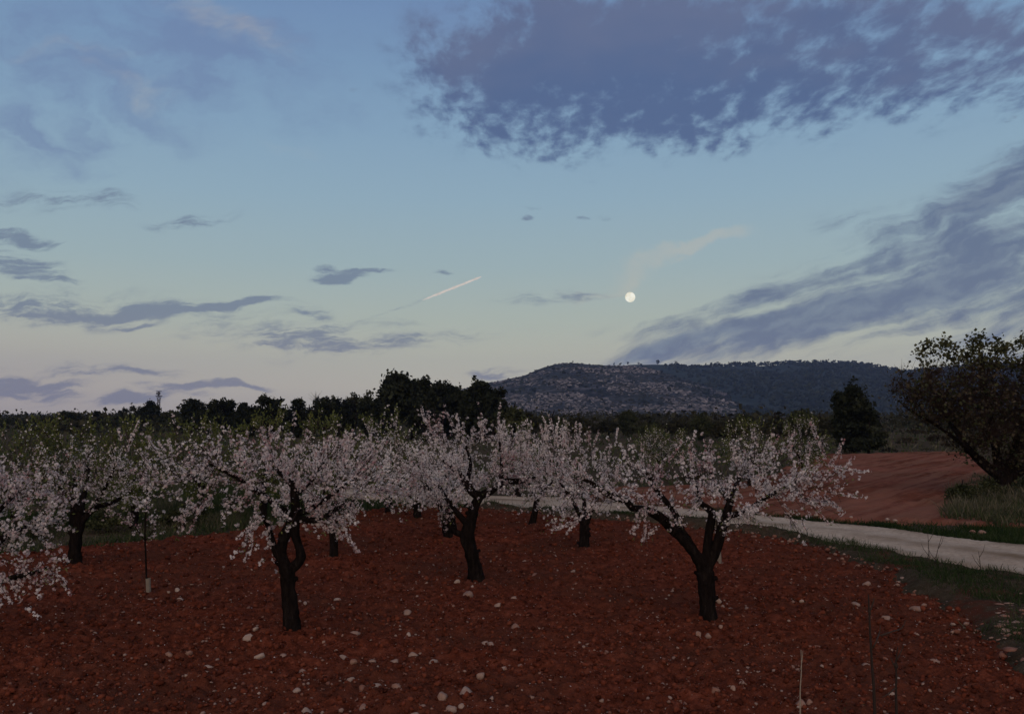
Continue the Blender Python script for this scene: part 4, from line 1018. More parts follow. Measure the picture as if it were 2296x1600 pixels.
# bare poplar-like twigs over the line
r = np.random.default_rng(77); fb = np.array([ray(706, 900)[0] * 99, 99, -.05]); rt = empty('bare_tree', fb, 'leafless thin tree poking above the dark line left of the airy trees', 'tree')
g = Geo(); zt = CAM_H + ray(706, 884)[1] * 99
add_tube(g, np.array([fb, fb + [.2, 0, zt * .6], fb + [.1, 0, zt]]), [.09, .05, .02], 6); g.build('trunk', M_BARK, rt, True, fb)
g = Geo()
for k in range(60):
    z0 = r.uniform(.5, .95) * zt; p0 = fb + [.12, 0, z0]; e = p0 + [r.normal(0, .55), r.normal(0, .4), r.uniform(.2, .8)]; add_tube(g, np.array([p0, (p0 + e) / 2 + [0, 0, -.05], e]), [.022, .014, .008], 3)
tag(g.build('fine_branching', M_TWIG, rt, False, fb), kind='stuff')
# shrubs in the rough ground right of the red field (countable ones as things)
GS = 'scrub bushes on the rough ground beyond the red field'
SH = [(1990,60,1000,22,'dark round scrub bush right of the big conifer, near the red field edge'),(2030,75,975,30,'grey brown scrub mass in the rough ground'),(2075,64,1003,20,'brown scrub bush above the red field edge'),
      (2100,80,968,26,'dark scrub bush beneath the hanging limb of the big tree'),(2140,70,985,26,'scrub bush near the foot line of the big tree crown'),(2180,68,1000,26,'dark scrub by the right end of the red field'),
      (1975,90,955,14,'pale greyish bush right of the conifer top'),(2050,110,958,30,'distant low scrub row'),(2125,54,1012,14,'small brown tuft on the far edge of the red field'),(1900,56,1010,22,'low dry scrub at the far edge of the red field'),
      (2010,56,1014,24,'low dry brush along the far edge of the red field')]
for i, (x, d, top, hw, lab) in enumerate(SH):
    far_tree('scrub_bush', lab, 'bush', GS, x, d, top, hw, 400 + i, 'bush', M_RUST if i % 2 else M_OLIVE, dens=.8)
LB = [(2150,26,1070,36,'weedy dark bush left of the big tree foot'),(2215,26.5,1062,34,'weedy bush in front of the big tree trunk'),(2290,26,1060,30,'green leafy bush right of the big tree trunk'),(560,24,1110,60,'rank dark bush behind the orchard, left of the looped tree fork'),
      (420,21,1120,50,'dark bush behind the young almond, right side'),(250,20,1130,50,'dark low bush behind the young almond, left side'),(60,19,1145,60,'dark bush behind the hanging blossom at the left edge'),(700,25,1100,50,'dark bush behind the looped tree, right side'),
      (1620,30,1070,26,'rusty brown shrub behind the three-stemmed tree'),(1550,34,1050,26,'orange brown dry shrub seen through the three-stemmed tree'),(1180,33,1085,30,'dull shrub behind the slanting trunk'),(1290,36,1075,34,'dull shrub across the track, behind the short straight trunk'),(850,30,1080,40,'dull shrub behind the farthest blossoming almond')]
for i, (x, d, top, hw, lab) in enumerate(LB):
    far_tree('bush', lab, 'bush', 'bushes round the orchard', x, d, top, hw, 500 + i, 'bush', (M_RUST if lab.startswith(('rusty', 'orange')) else M_BUSH), dens=.9)
# the wooded ground that closes the view behind the line: one mass
g = Geo(); r = np.random.default_rng(88); n = 900
d = 120 * np.exp(r.uniform(0, math.log(900 / 120), n)); x = d * r.uniform(-.8, .8, n); hh = r.uniform(1.6, 3.4, n) + (d > 300) * 1.0
cc = np.stack([x, d, hh * .4], -1); p = np.repeat(cc, 46, 0) + r.normal(0, 1, (n * 46, 3)) * np.repeat(np.stack([hh * .8, hh * .8, hh * .28], -1), 46, 0)
p[:, 2] = np.maximum(p[:, 2], 0)
tv = np.array([(-.5, -.3, 0), (.5, -.35, .1), (.45, .4, 0), (-.4, .35, .12)])
stamp(g, tv, np.array([(0, 1, 2, 3)]), p, rotmats(len(p), r), (np.repeat(.22 * hh, 46) * r.uniform(.5, 1.4, len(p)))[:, None], np.zeros(4), np.clip(np.repeat(r.normal(.45, .2, n), 46) + r.normal(0, .1, n * 46), 0, 1))
tag(g.build('distant_woodland', M_OLIVE), 'far scrub and woodland closing the plain below the hill', kind='stuff')

# ================================================================ the hills
def interp_prof(prof, az_px): return np.interp(az_px, [p[0] for p in prof], [p[1] for p in prof])
def hill(name, prof, Rr, Rfront, Rback, x0, x1, nx, nr, m, rough, seed, ridge_rough=0.0):
    """terrain: profile is the skyline height seen from the orchard, turned into metres at distance Rr"""
    xs = np.linspace(x0, x1, nx); top = interp_prof(prof, xs); top = np.convolve(np.pad(top, 3, 'edge'), np.ones(7) / 7, 'valid')
    u_ = np.array([ray(x, t)[0] for x, t in zip(xs, top)]); v_ = np.array([ray(x, t)[1] for x, t in zip(xs, top)]); zr = CAM_H + v_ * Rr
    dd = np.concatenate([np.linspace(Rfront, Rr, nr), np.linspace(Rr, Rback, nr // 4)[1:]]); V = np.zeros((len(dd), nx, 3))
    for i, d_ in enumerate(dd):
        if d_ <= Rr: t = (d_ - Rfront) / (Rr - Rfront); s_ = 1 - (1 - t) ** 1.6; s_ = s_ * .85 + .15 * t * t
        else: t = (d_ - Rr) / (Rback - Rr); s_ = 1 - t ** 1.5
        X = u_ * d_; z = zr * s_ + (rough * fbm(X, np.full(nx, d_), .012, 4, seed) + rough * .3 * fbm(X, np.full(nx, d_), .06, 3, seed + 1)) * min(1, 4 * max(t if d_ <= Rr else 1 - t, 0)) * (.25 if abs(d_ - Rr) < 30 else 1)
        V[i] = np.stack([X, np.full(nx, d_), z - 2.0 * (1 - s_)], -1)
    k = len(dd); i = np.arange(k - 1)[:, None] * nx + np.arange(nx - 1)[None]
    F = np.stack([i, i + 1, i + nx + 1, i + nx], -1).reshape(-1, 4); g = Geo(); g.add(V.reshape(-1, 3), F)
    return tag(g.build(name, m, smooth=True), kind='structure'), V
def m_hill(g, b):
    p = g.n('ShaderNodeNewGeometry').outputs['Position']
    q = g.mp(p, rot=(0, 0, R(12)), sc=(2.6, 1.0, .55)); n = g.noise(q, .09, 9, .68, .4); n2 = g.noise(p, .012, 5, .6)
    n3 = g.noise(g.mp(p, sc=(1.8, 1, .45)), .35, 5, .7)
    f = g.m('ADD', g.m('MULTIPLY', n, .75), g.m('MULTIPLY', n3, .25))
    c = g.ramp(f, [(.40, rgb(.009, .011, .012)), (.50, rgb(.020, .022, .025)), (.57, rgb(.078, .075, .080)), (.66, rgb(.17, .16, .168))])
    c = g.mix(g.mr(n2, .35, .62, .0, .5), c, rgb(.04, .042, .032)); g.l(c, b.inputs['Base Color']); bump(g, b, f, 6.0)
M_HILL = mat('bare_limestone_slope', m_hill, .95, .1)
def m_forest(g, b):
    p = g.n('ShaderNodeNewGeometry').outputs['Position']
    n = g.noise(g.mp(p, sc=(2.2, 1, .6)), .030, 7, .62); n2 = g.noise(g.mp(p, sc=(3.5, 1, .5)), .012, 6, .7)
    c = g.ramp(n, [(.3, rgb(.010, .015, .012)), (.7, rgb(.024, .032, .024))])
    c = g.mix(g.mr(n2, .66, .74, 0, .8), c, rgb(.17, .155, .14)); g.l(c, b.inputs['Base Color']); bump(g, b, n, 6.0)
M_FOREST = mat('wooded_slope', m_forest, .95, .1)
P1 = [(300,931),(700,918),(900,897),(1000,880),(1080,862),(1130,852),(1180,840),(1215,824),(1250,815),(1290,813),(1330,818),(1400,820),(1450,825),(1500,838),(1560,858),(1620,882),(1680,910),(1740,930),(1900,936)]
P2 = [(1000,932),(1150,880),(1250,845),(1340,824),(1400,819),(1470,817),(1520,818),(1560,822),(1600,822),(1660,820),(1700,820),(1760,818),(1800,817),(1870,817),(1930,820),(1960,824),(1990,832),(2030,834),(2100,828),(2180,822),(2296,820),(2420,826),(2700,850),(3000,925)]
H1, V1 = hill('rocky_hill', P1, 1400, 900, 1900, 300, 1900, 500, 150, M_HILL, 4.0, 90)
H2, V2 = hill('wooded_hill', P2, 1900, 1150, 2500, 1000, 3000, 520, 130, M_FOREST, 5.0, 95)
rh = np.random.default_rng(99)
def on_hill(V, n, dens=None):
    a = rh.integers(2, int(V.shape[0] * .80), n * 3); b = rh.integers(2, V.shape[1] - 2, n * 3); p = V[a, b] + rh.normal(0, 1, (n * 3, 3)) * [1.5, 2.5, 0]
    if dens is not None: p = p[rh.random(len(p)) < dens(p)]
    return p[:n]
# ledges and blocks of pale rock
g = Geo(); p = on_hill(V1, 8500, lambda q: np.clip(.30 + 2.6 * fbm(q[:, 0] * .5, q[:, 2] * 3, .03, 4, 3), .0, 1)); n = len(p)
bx = np.array([(-.5,-.5,-.5),(.5,-.5,-.5),(.5,.5,-.5),(-.5,.5,-.5),(-.42,-.4,.5),(.4,-.45,.42),(.42,.4,.5),(-.4,.45,.4)]); bf = np.array([(0,1,5,4),(1,2,6,5),(2,3,7,6),(3,0,4,7),(4,5,6,7)])
sc_ = np.stack([rh.gamma(2.0, 1.5, n) + .8, rh.uniform(1.5, 4, n), rh.gamma(2, .45, n) + .4], -1)
ang = rh.normal(.12, .28, n); M_ = np.zeros((n, 3, 3)); M_[:, 0, 0] = np.cos(ang); M_[:, 0, 2] = -np.sin(ang); M_[:, 2, 0] = np.sin(ang); M_[:, 2, 2] = np.cos(ang); M_[:, 1, 1] = 1
V = np.einsum('nij,nkj->nki', M_, bx[None] * sc_[:, None, :]) + p[:, None, :]
g.add(V.reshape(-1, 3), (bf[None] + (np.arange(n) * 8)[:, None, None]).reshape(-1, 4), np.repeat(np.clip(rh.normal(.5, .25, n), 0, 1), 8))
M_CRAG = named(tinted([(0, (.05, .048, .050)), (.5, (.125, .119, .122)), (1, (.27, .255, .255))], .95, .1), 'grey_limestone')
tag(g.build('hill_rocks', M_CRAG), 'grey limestone ledges broken over the bare hill', kind='stuff')
# low scrub between the ledges, pines on the other slope
def bumps(g, p, w_, h_, tint):
    n = len(p); v = ICO[0]; V = v[None] * (1 + .25 * rh.normal(size=(n, 12, 1))) * np.stack([w_, w_, h_], -1)[:, None, :] + p[:, None, :]
    g.add(V.reshape(-1, 3), (ICO[1][None] + (np.arange(n) * 12)[:, None, None]).reshape(-1, 3), np.repeat(tint, 12))
g = Geo(); p = on_hill(V1, 6500); bumps(g, p, rh.uniform(1.0, 2.6, len(p)), rh.uniform(.6, 1.5, len(p)), np.clip(rh.normal(.4, .2, len(p)), 0, 1))
tag(g.build('hill_scrub', M_OLIVE), 'low dark scrub dotted between the hill rocks', kind='stuff')
g = Geo(); p = on_hill(V1, 5200, lambda q: np.clip(((q[:, 0] / q[:, 1] * FOC + 1148) + (q[:, 2] - 60) * 1.2 + 60 * fbm(q[:, 0], q[:, 2] * 3, .012, 3, 14) - 1590) / 90, .015, 1)); bumps(g, p + [0, 0, 1.2], rh.uniform(1.8, 3.6, len(p)), rh.uniform(1.6, 3.4, len(p)), np.clip(rh.normal(.4, .25, len(p)), 0, 1))
tag(g.build('hill_pines', M_PINE), 'dark pines creeping over the right shoulder of the bare hill', kind='stuff')
g = Geo(); p = on_hill(V2, 9000, lambda q: np.clip((q[:, 0] - 300) / 150, .04, 1) * np.where(fbm(q[:, 0] * .4, q[:, 2] * 2.5, .02, 3, 9) > .38, .08, 1)); bumps(g, p + [0, 0, 1.5], rh.uniform(1.8, 4.0, len(p)), rh.uniform(1.8, 4.2, len(p)), np.clip(rh.normal(.4, .25, len(p)), 0, 1))
tag(g.build('hill_forest', M_PINE), 'dark pine woods covering the right-hand slope', kind='stuff')
# skyline pines
def little_pine(g, p, h, r):
    add_tube(g, np.array([p - [0, 0, 1], p + [0, 0, h * .8]]), [.05 * h, .02 * h], 5, .2)
    k = 9; c = np.stack([r.normal(0, .20 * h, k), r.normal(0, .2 * h, k), h * r.uniform(.35, 1, k)], -1); bumps(g, p + c, np.full(k, .17 * h), np.full(k, .15 * h), np.full(k, .3))
def skyline(V, Rrow, xpx):
    row = V[Rrow]; ux = row[:, 0] / row[:, 1]; uu_ = ray(xpx, 815)[0]; j = int(np.argmin(np.abs(ux - uu_))); return row[j]
r = np.random.default_rng(5)
GK = 'small pines standing apart on the hill skyline'
lab_s = ['tiny pine on the summit of the bare hill', 'tiny pine on the skyline, first right of the summit', 'tiny skyline pine, second right of the summit', 'tiny skyline pine, third right of the summit', 'tiny skyline pine, fourth right of the summit', 'taller tiny skyline pine near the middle of the ridge', 'tiny skyline pine right of the taller one', 'tiny skyline pine at the start of the wooded ridge']
for x, h, lb in zip([1283,1376,1390,1409,1430,1474,1518,1580], [4, 5, 5, 6, 5, 8.5, 7, 6], lab_s):
    if x < 1400: q = skyline(V1, 149, x)
    else: q = skyline(V2, 129, x)
    g = Geo(); k = q + [0, 0, 0]; little_pine(g, k, h * (q[1] / 1500), r); o = g.build('skyline_pine', M_PINE, None, False, k); tag(o, lb, 'tree', GK)
g = Geo()
for x in np.concatenate([rh.uniform(1595, 2010, 210), rh.uniform(2010, 2700, 90)]):
    q = skyline(V2, 129, x); little_pine(g, q + [rh.normal(0, 2), rh.uniform(-15, 5), -1], rh.uniform(5, 11), r)
tag(g.build('ridge_forest', M_PINE), 'fringe of pines along the wooded ridge', kind='stuff')

# ================================================================ lattice mast on the far left
d = 330.0; bx_ = ray(356, 900)[0] * d; zt = CAM_H + ray(356, 876)[1] * d
foot = np.array([bx_, d, 0.0]); mast = empty('lattice_mast', foot, 'slender lattice mast with a wider platform on top, above the far left trees', 'mast')
M_STEEL = named(tinted([(0, (.04, .04, .045)), (1, (.11, .11, .12))], .6, .4), 'weathered_steel')
hw0, hw1 = .42, .36; zc = zt - 1.9
for sx_ in (-1, 1):
    for sy_ in (-1, 1):
        g = Geo(); add_tube(g, np.array([foot + [sx_ * hw0, sy_ * hw0, 0], foot + [sx_ * hw1, sy_ * hw1, zc * .8], foot + [sx_ * .62, sy_ * .62, zc]]), [.13, .11, .12], 6); g.build('leg', M_STEEL, mast, True, foot)
g = Geo(); nseg = 10
for k in range(nseg):
    z0, z1 = zc * k / nseg, zc * (k + 1) / nseg; a0 = hw0 + (hw1 - hw0) * k / nseg; a1 = hw0 + (hw1 - hw0) * (k + 1) / nseg
    for s1, s2 in (((-1, -1), (1, -1)), ((1, -1), (1, 1)), ((1, 1), (-1, 1)), ((-1, 1), (-1, -1))):
        A_, B_ = (s1, s2) if k % 2 else (s2, s1)
        add_tube(g, np.array([foot + [A_[0] * a0, A_[1] * a0, z0], foot + [B_[0] * a1, B_[1] * a1, z1]]), [.08, .08], 4)
tag(g.build('bracing', M_STEEL, mast, False, foot), kind='stuff')
def slab(g, c, sx_, sy_, sz_, tint=.5):
    v = np.array([(a, b, e) for e in (-1, 1) for b in (-1, 1) for a in (-1, 1)], float) * [sx_ / 2, sy_ / 2, sz_ / 2] + c
    g.add(v, [(0, 2, 3, 1), (4, 5, 7, 6), (0, 1, 5, 4), (2, 6, 7, 3), (0, 4, 6, 2), (1, 3, 7, 5)], tint)
for nm, z, sx_ in (('platform', zc, 1.8), ('lamp_rack', zt - .15, 1.6)):
    g = Geo(); slab(g, foot + [0, 0, z], sx_, 1.5, .22, .3); g.build(nm, M_STEEL, mast, False, foot)
for k in (-1, 0, 1):
    g = Geo(); slab(g, foot + [k * .55, -.6, zc + .95], .35, .3, 1.6 if k == 0 else .9, .2); g.build('antenna_panel', M_STEEL, mast, False, foot)
g = Geo(); slab(g, foot + [0, 0, zc + .9], .3, .3, 1.7, .2); g.build('spindle', M_STEEL, mast, False, foot)
g = Geo(); add_tube(g, np.array([foot + [-1.4, 0, zc], foot + [1.5, 0, zc - .15]]), [.07, .07], 5); g.build('outrigger', M_STEEL, mast, False, foot)

# ================================================================ moon and contrail
def emis(name, f):
    m = bpy.data.materials.new(name); m.use_nodes = True; t = m.node_tree; t.nodes.clear(); g = NT(t)
    out = g.n('ShaderNodeOutputMaterial'); f(g, out); m.cycles.emission_sampling = 'NONE'; return m
def m_moon(g, out):
    n = g.noise(opos(g), .0042, 4, .55); n2 = g.noise(opos(g), .02, 3, .5)
    c = g.ramp(g.m('ADD', g.m('MULTIPLY', n, .8), g.m('MULTIPLY', n2, .2)), [(.40, lin((238, 230, 202))), (.58, lin((255, 253, 238)))])
    e = g.n('ShaderNodeEmission'); g.l(c, e.inputs[0]); e.inputs[1].default_value = 1.0; g.l(e.outputs[0], out.inputs[0])
D_ = 30000.0; mc = at(1413, 666, D_); mr_ = 11.3 / FOC * D_ * 1.01
V, F = ico_sub(*ico_sub(*ICO2)); g = Geo(); g.add(V * mr_ + mc, F); o = g.build('moon', emis('moonlit_disc', m_moon), None, True, mc)
tag(o, 'full cream-white moon low above the bare hill', 'moon')
def m_trail(g, out):
    e = g.n('ShaderNodeEmission'); n = g.noise(opos(g), .012, 5, .7)  # sunlight on the trail is put in as emission; no lamp lights it
    g.l(g.ramp(n, [(.3, lin((196, 186, 178))), (.7, lin((226, 214, 202)))]), e.inputs[0])
    g.l(e.outputs[0], out.inputs[0])
D_ = 12000.0; a0, a1 = at(947, 673, D_), at(1079, 620.5, D_); n = 90; t = np.linspace(0, 1, n)[:, None]; r = np.random.default_rng(3)
wid = (np.interp(t[:, 0], [0, .08, .3, .7, .96, 1], [.5, 1.5, 2.3, 2.4, 1.8, .6]) * D_ / FOC) * (1 + .22 * r.normal(size=n))
P = a0 * (1 - t) + a1 * t + np.stack([0 * t[:, 0], 0 * t[:, 0], .35 * D_ / FOC * np.convolve(r.normal(size=n + 4), np.ones(5) / 5, 'valid')], -1)
g = Geo(); V, F, Cp = tube(P, np.abs(wid), 8, True, .15, 7); bb = g.n; g.add(V, F); g.F.setdefault(3, []).append(Cp + bb)
o = g.build('contrail', emis('vapour_sunlight_glow', m_trail), None, True, tuple(P[0])); tag(o, 'short bright contrail slanting up to the right in the middle of the sky', 'contrail')

# ================================================================ stones and clods
def stone_mesh(v, f, r, sq):
    v = v.copy(); k = r.normal(size=3); 
    for _ in range(9):                                     # a few flat facets, as broken limestone has
        nrm = r.normal(size=3); nrm /= np.linalg.norm(nrm); c = r.uniform(.5, .8); dd = v @ nrm; v = v - np.maximum(dd - c, 0)[:, None] * nrm
    v *= 1 + .06 * np.sin(v @ (k * 2.5))[:, None]
    return v * np.array(sq)
def place_stone(x, y, w_, h_, tone, seed, label, group, angle=None):
    r = np.random.default_rng(seed); c = gnd(x, y, .03); s_ = c[1] / FOC
    W_ = w_ * s_; Hh = h_ * s_ * .95; z = float(soil_z(np.array([c[0]]), np.array([c[1]]))[0]) if in_poly(np.array([c[0]]), np.array([c[1]]), np.array(ORCH))[0] else .06
    v = stone_mesh(ICO2[0], ICO2[1], r, (.66 * W_, .52 * W_, .72 * Hh + .10 * W_)); a = r.uniform(0, 3.14) if angle is None else angle
    v[:, 0], v[:, 1] = v[:, 0] * math.cos(a * .2) - v[:, 1] * math.sin(a * .2), v[:, 0] * math.sin(a * .2) + v[:, 1] * math.cos(a * .2)
    c[2] = z + .10 * Hh
    g = Geo(); g.add(v + c, ICO2[1], tone); o = g.build('stone', M_STONE, None, r.random() < .35, tuple(c)); return tag(o, label, 'stone', group)
A7 = lambda cx, cy, w_, h_, t: (367.3 + cx * .36, 1324.3 + cy * .36, w_ * .36, h_ * .36, t)
A8 = lambda cx, cy, w_, h_, t: (1561.3 + cx * .32, 1148 + cy * .32, w_ * .32, h_ * .32, t)
A2 = lambda cx, cy, w_, h_, t: (734.7 + cx * .36, 826.6 + cy * .36, w_ * .36, h_ * .36, t)
A1 = lambda cx, cy, w_, h_, t: (cx * .36, 826.6 + cy * .36, w_ * .36, h_ * .36, t)
ST = [A7(*q) for q in [(538,300,75,45,.85),(568,252,35,25,.8),(597,412,68,45,.8),(1177,277,80,35,.55),(1525,273,35,33,.95),(1890,37,65,35,.55),(1520,125,45,28,.65),(2000,307,50,25,.7),(1115,410,60,28,.7),(740,408,50,22,.6),
      (1300,437,55,28,.6),(1435,455,50,25,.6),(1677,438,50,45,.75),(1548,402,55,28,.65),(2040,345,40,30,.65),(1165,548,48,25,.75),(1130,573,45,30,.6),(1235,610,50,40,.35),(1312,598,70,38,.7),(1450,632,50,38,.5),
      (865,490,38,28,.6),(825,625,45,25,.75),(880,750,65,45,.75),(1245,712,60,32,.5),(1885,650,85,85,.7),(1740,695,65,50,.6),(1790,735,75,50,.65),(1855,725,35,25,.7),(1560,752,55,30,.75),(1975,555,50,35,.6),
      (2115,498,40,30,.75),(440,665,45,45,.3),(2085,90,40,22,.7),(1080,62,40,16,.95),(98,42,30,12,.9),(275,503,48,20,.8),(850,550,35,15,.85),(2190,215,60,40,.5),(1180,470,40,25,.45),(30,410,40,28,.5),(150,400,45,28,.45),(2040,680,40,30,.65),(1100,740,40,22,.6),(635,712,40,20,.7)]]
ST += [A8(*q) for q in [(155,640,45,35,.75),(185,655,35,30,.7),(240,660,40,35,.65),(1165,437,30,20,.9),(1195,515,50,30,.6),(1112,640,60,25,.6),(1535,685,85,30,.55),(735,645,30,20,.8),(848,925,45,45,.4),(670,1075,40,35,.5),(1185,1065,60,22,.6),
      (1663,1060,70,28,.55),(1820,1030,30,30,.7),(730,1370,80,50,.5),(790,1365,40,50,.5),(258,1265,30,40,.65),(130,1285,60,50,.4),(15,872,45,50,.55),(82,860,60,30,.6),(173,828,30,35,.6),(2245,648,60,40,1.0),(2290,685,40,35,.9),(2180,715,28,18,.9),
      (2000,155,55,22,.55),(1940,150,40,20,.5),(1370,1268,40,18,.75),(320,1185,45,25,.6),(545,1108,30,15,.65),(1330,745,60,35,.6),(2020,810,40,28,.6),(1800,795,35,14,.7),(1340,60,30,14,.85),(1390,68,34,14,.8),(1085,44,26,12,.8),(835,33,34,14,.8)]]
ST += [A2(*q) for q in [(803,1345,35,25,.85),(900,1363,22,18,.85),(870,1418,65,30,.55),(1515,1215,35,25,.6),(1225,1200,30,20,.65),(1530,1258,30,12,.7),(60,1445,40,15,.8),(500,1510,45,25,.7),(1290,1290,50,22,.4)]]
ST += [A1(*q) for q in [(1105,1380,30,28,.95),(935,1428,30,15,.7),(800,1427,18,10,.95),(1120,1425,35,10,.9),(1048,1400,18,14,.8),(2100,1445,40,14,.8),(1260,1330,40,10,.5)]]
tone_w = lambda t: 'reddish' if t < .42 else ('pinkish brown' if t < .58 else ('pale buff' if t < .78 else 'whitish'))
TREEN = [((657,1425),'looped almond trunk'),((1069,1308),'leaning centre trunk'),((1590,1393),'three-stemmed almond'),((333,1332),'guarded young almond'),((1960,1600),'dry stalks in the foreground'),((1014,1600),'bottom centre of the picture'),((300,1600),'bottom left of the picture'),((2280,1360),'bright stone by the right edge'),((2000,1200),'gravel track')]
used_l = {}
order = sorted(range(len(ST)), key=lambda i: -ST[i][2] * ST[i][3])
ords = ['largest', 'second largest', 'third largest', 'fourth largest', 'fifth largest', 'sixth largest', 'seventh largest', 'eighth largest', 'ninth largest', 'tenth largest', 'eleventh largest', 'twelfth largest', 'thirteenth largest', 'fourteenth largest', 'fifteenth largest', 'sixteenth largest', 'seventeenth largest', 'eighteenth largest', 'nineteenth largest', 'twentieth largest']
labs = {}
for i in order:
    x, y, w_, h_, t = ST[i]
    nm, (tx, _) = min(((n_, p_) for p_, n_ in TREEN), key=lambda q: math.hypot(q[1][0] - x, q[1][1] - y))
    side = 'left of' if x < tx else 'right of'; key = (tone_w(t), side, nm); k = used_l.get(key, 0); used_l[key] = k + 1
    shape = 'flat' if w_ > 2.1 * h_ else ('upright' if h_ > w_ * .95 else 'rounded')
    labs[i] = '%s %s stone, %s such %s the %s' % (shape, tone_w(t), ords[min(k, 19)], side, nm)
labs[24] = 'largest upright stone of all, pale and blocky, standing at the bottom centre'
labs[0] = 'pale buff block lying just left of the foot of the looped trunk'
labs[3] = 'pinkish brick-shaped stone to the right of the looped trunk foot'
labs[4] = 'small whitish upright stone further right of the brick-shaped one'
GST = 'stones lying on the red orchard floor'
for i, (x, y, w_, h_, t) in enumerate(ST):
    place_stone(x, y, max(w_, 5), max(h_, 4) * 1.0, t, 700 + i, labs[i], GST)
# further single stones, alike and unremarkable: shared meshes
r = np.random.default_rng(15); protos = []
for k in range(10):
    g = Geo(); v = stone_mesh(ICO2[0], ICO2[1], r, (.5, .42, .30)); g.add(v, ICO2[1], [.5, .62, .7, .4, .8, .55, .35, .66, .6, .48][k]); o = g.build('stone', M_STONE, None, k % 2 == 0, (0, 0, 0)); protos.append(o)
    bpy.data.objects.remove(o, do_unlink=False) if False else None
cnt = 0; want = 90; small = []
while cnt < want:
    sx_, sy_ = r.uniform(-40, 2330), 1600 - 330 * r.random() ** 1.25
    c = gnd(sx_, sy_)
    if not in_poly(c[:1] , c[1:2], np.array(ORCH))[0]: continue
    px = r.gamma(2.2, 1.8) + 5; s_ = px * c[1] / FOC
    if cnt < len(protos): o = protos[cnt]
    else: o = protos[cnt % 10].copy(); C.objects.link(o)
    o.location = (c[0], c[1], float(soil_z(c[:1], c[1:2])[0]) + .04 * s_); o.rotation_euler = (r.normal(0, .25), r.normal(0, .25), r.uniform(0, 6.28)); o.scale = (s_, s_ * r.uniform(.8, 1.2), s_ * r.uniform(.7, 1.4))
    small.append((o, sx_, sy_)); cnt += 1
ORD = 'first second third fourth fifth sixth seventh eighth ninth tenth eleventh twelfth thirteenth fourteenth fifteenth sixteenth seventeenth eighteenth nineteenth twentieth twenty-first twenty-second twenty-third twenty-fourth twenty-fifth twenty-sixth twenty-seventh twenty-eighth twenty-ninth thirtieth'.split()
ANC = TREEN[:4] + [((1014, 1600), 'bottom centre of the picture'), ((300, 1600), 'bottom left of the picture'), ((1900, 1600), 'bottom right of the picture')]
buck = {}
for o, x, y in small:
    k = min(range(len(ANC)), key=lambda q: math.hypot(ANC[q][0][0] - x, ANC[q][0][1] - y)); buck.setdefault((k, x < ANC[k][0][0]), []).append((math.hypot(ANC[k][0][0] - x, ANC[k][0][1] - y), o))
for (k, lf), L_ in buck.items():
    for i, (_, o) in enumerate(sorted(L_, key=lambda q: q[0])):
        tag(o, '%s small stone counted outward to the %s of the %s' % (ORD[min(i, 29)], 'left' if lf else 'right', ANC[k][1]), 'stone', 'small stones scattered over the red soil')
# gravel, clods and flecks
def pebbles(n, smin, smax, tlo, thi, name, label, y0=1600, seed=0, flat=.65, region=None, near_bias=1.0):
    r = np.random.default_rng(seed); d_ = 6.3 * np.exp(r.uniform(0, 1, n * 2) ** near_bias * math.log(25 / 6.3)); x_ = d_ * r.uniform(-.78, .80, n * 2)
    k = in_poly(x_, d_, np.array(region if region is not None else ORCH)); x_, d_ = x_[k][:n], d_[k][:n]; m_ = len(x_)
    s_ = (smin + (smax - smin) * r.random(m_) ** 3.2) * (.7 + .3 * d_ / 8)
    v = ICO[0][None] * (1 + .30 * np.clip(r.normal(size=(m_, 12, 1)), -2, 2)) * np.stack([np.ones(m_), r.uniform(.6, 1, m_), np.full(m_, flat) * r.uniform(.6, 1.2, m_)], -1)[:, None, :]
    V = np.einsum('nij,nkj->nki', frame_mats(np.stack([r.normal(0, .25, m_), r.normal(0, .25, m_), np.ones(m_)], -1), r.uniform(0, 6.28, m_)), v) * s_[:, None, None] + np.stack([x_, d_, soil_z(x_, d_) + .2 * s_], -1)[:, None, :]
    g = Geo(); g.add(V.reshape(-1, 3), (ICO[1][None] + (np.arange(m_) * 12)[:, None, None]).reshape(-1, 3), np.repeat(r.uniform(tlo, thi, m_), 12))
    return tag(g.build(name, M_STONE), label, kind='stuff')
pebbles(8000, .006, .024, .15, .78, 'gravel', 'pale gravel strewn over the orchard floor', seed=1)
def m_clod(g, b):
    n = g.noise(opos(g), 30, 4, .6); g.l(g.ramp(g.m('ADD', g.m('MULTIPLY', attr(g), .7), g.m('MULTIPLY', n, .4)), [(.2, rgb(.044, .013, .008)), (.6, rgb(.122, .032, .017)), (1, rgb(.215, .072, .041))]), b.inputs['Base Color'])
M_CLOD = mat('red_clod', m_clod, 1.0, .0)
o = pebbles(34000, .007, .038, .0, .75, 'soil_clods', 'crumbly red clods turned up by the plough', seed=2, flat=.8); o.data.materials[0] = M_CLOD
o = pebbles(1800, .004, .009, .5, .9, 'fallen_petals', 'fallen pale petals and white flecks on the soil', seed=3, flat=.3); o.data.materials[0] = M_PETAL
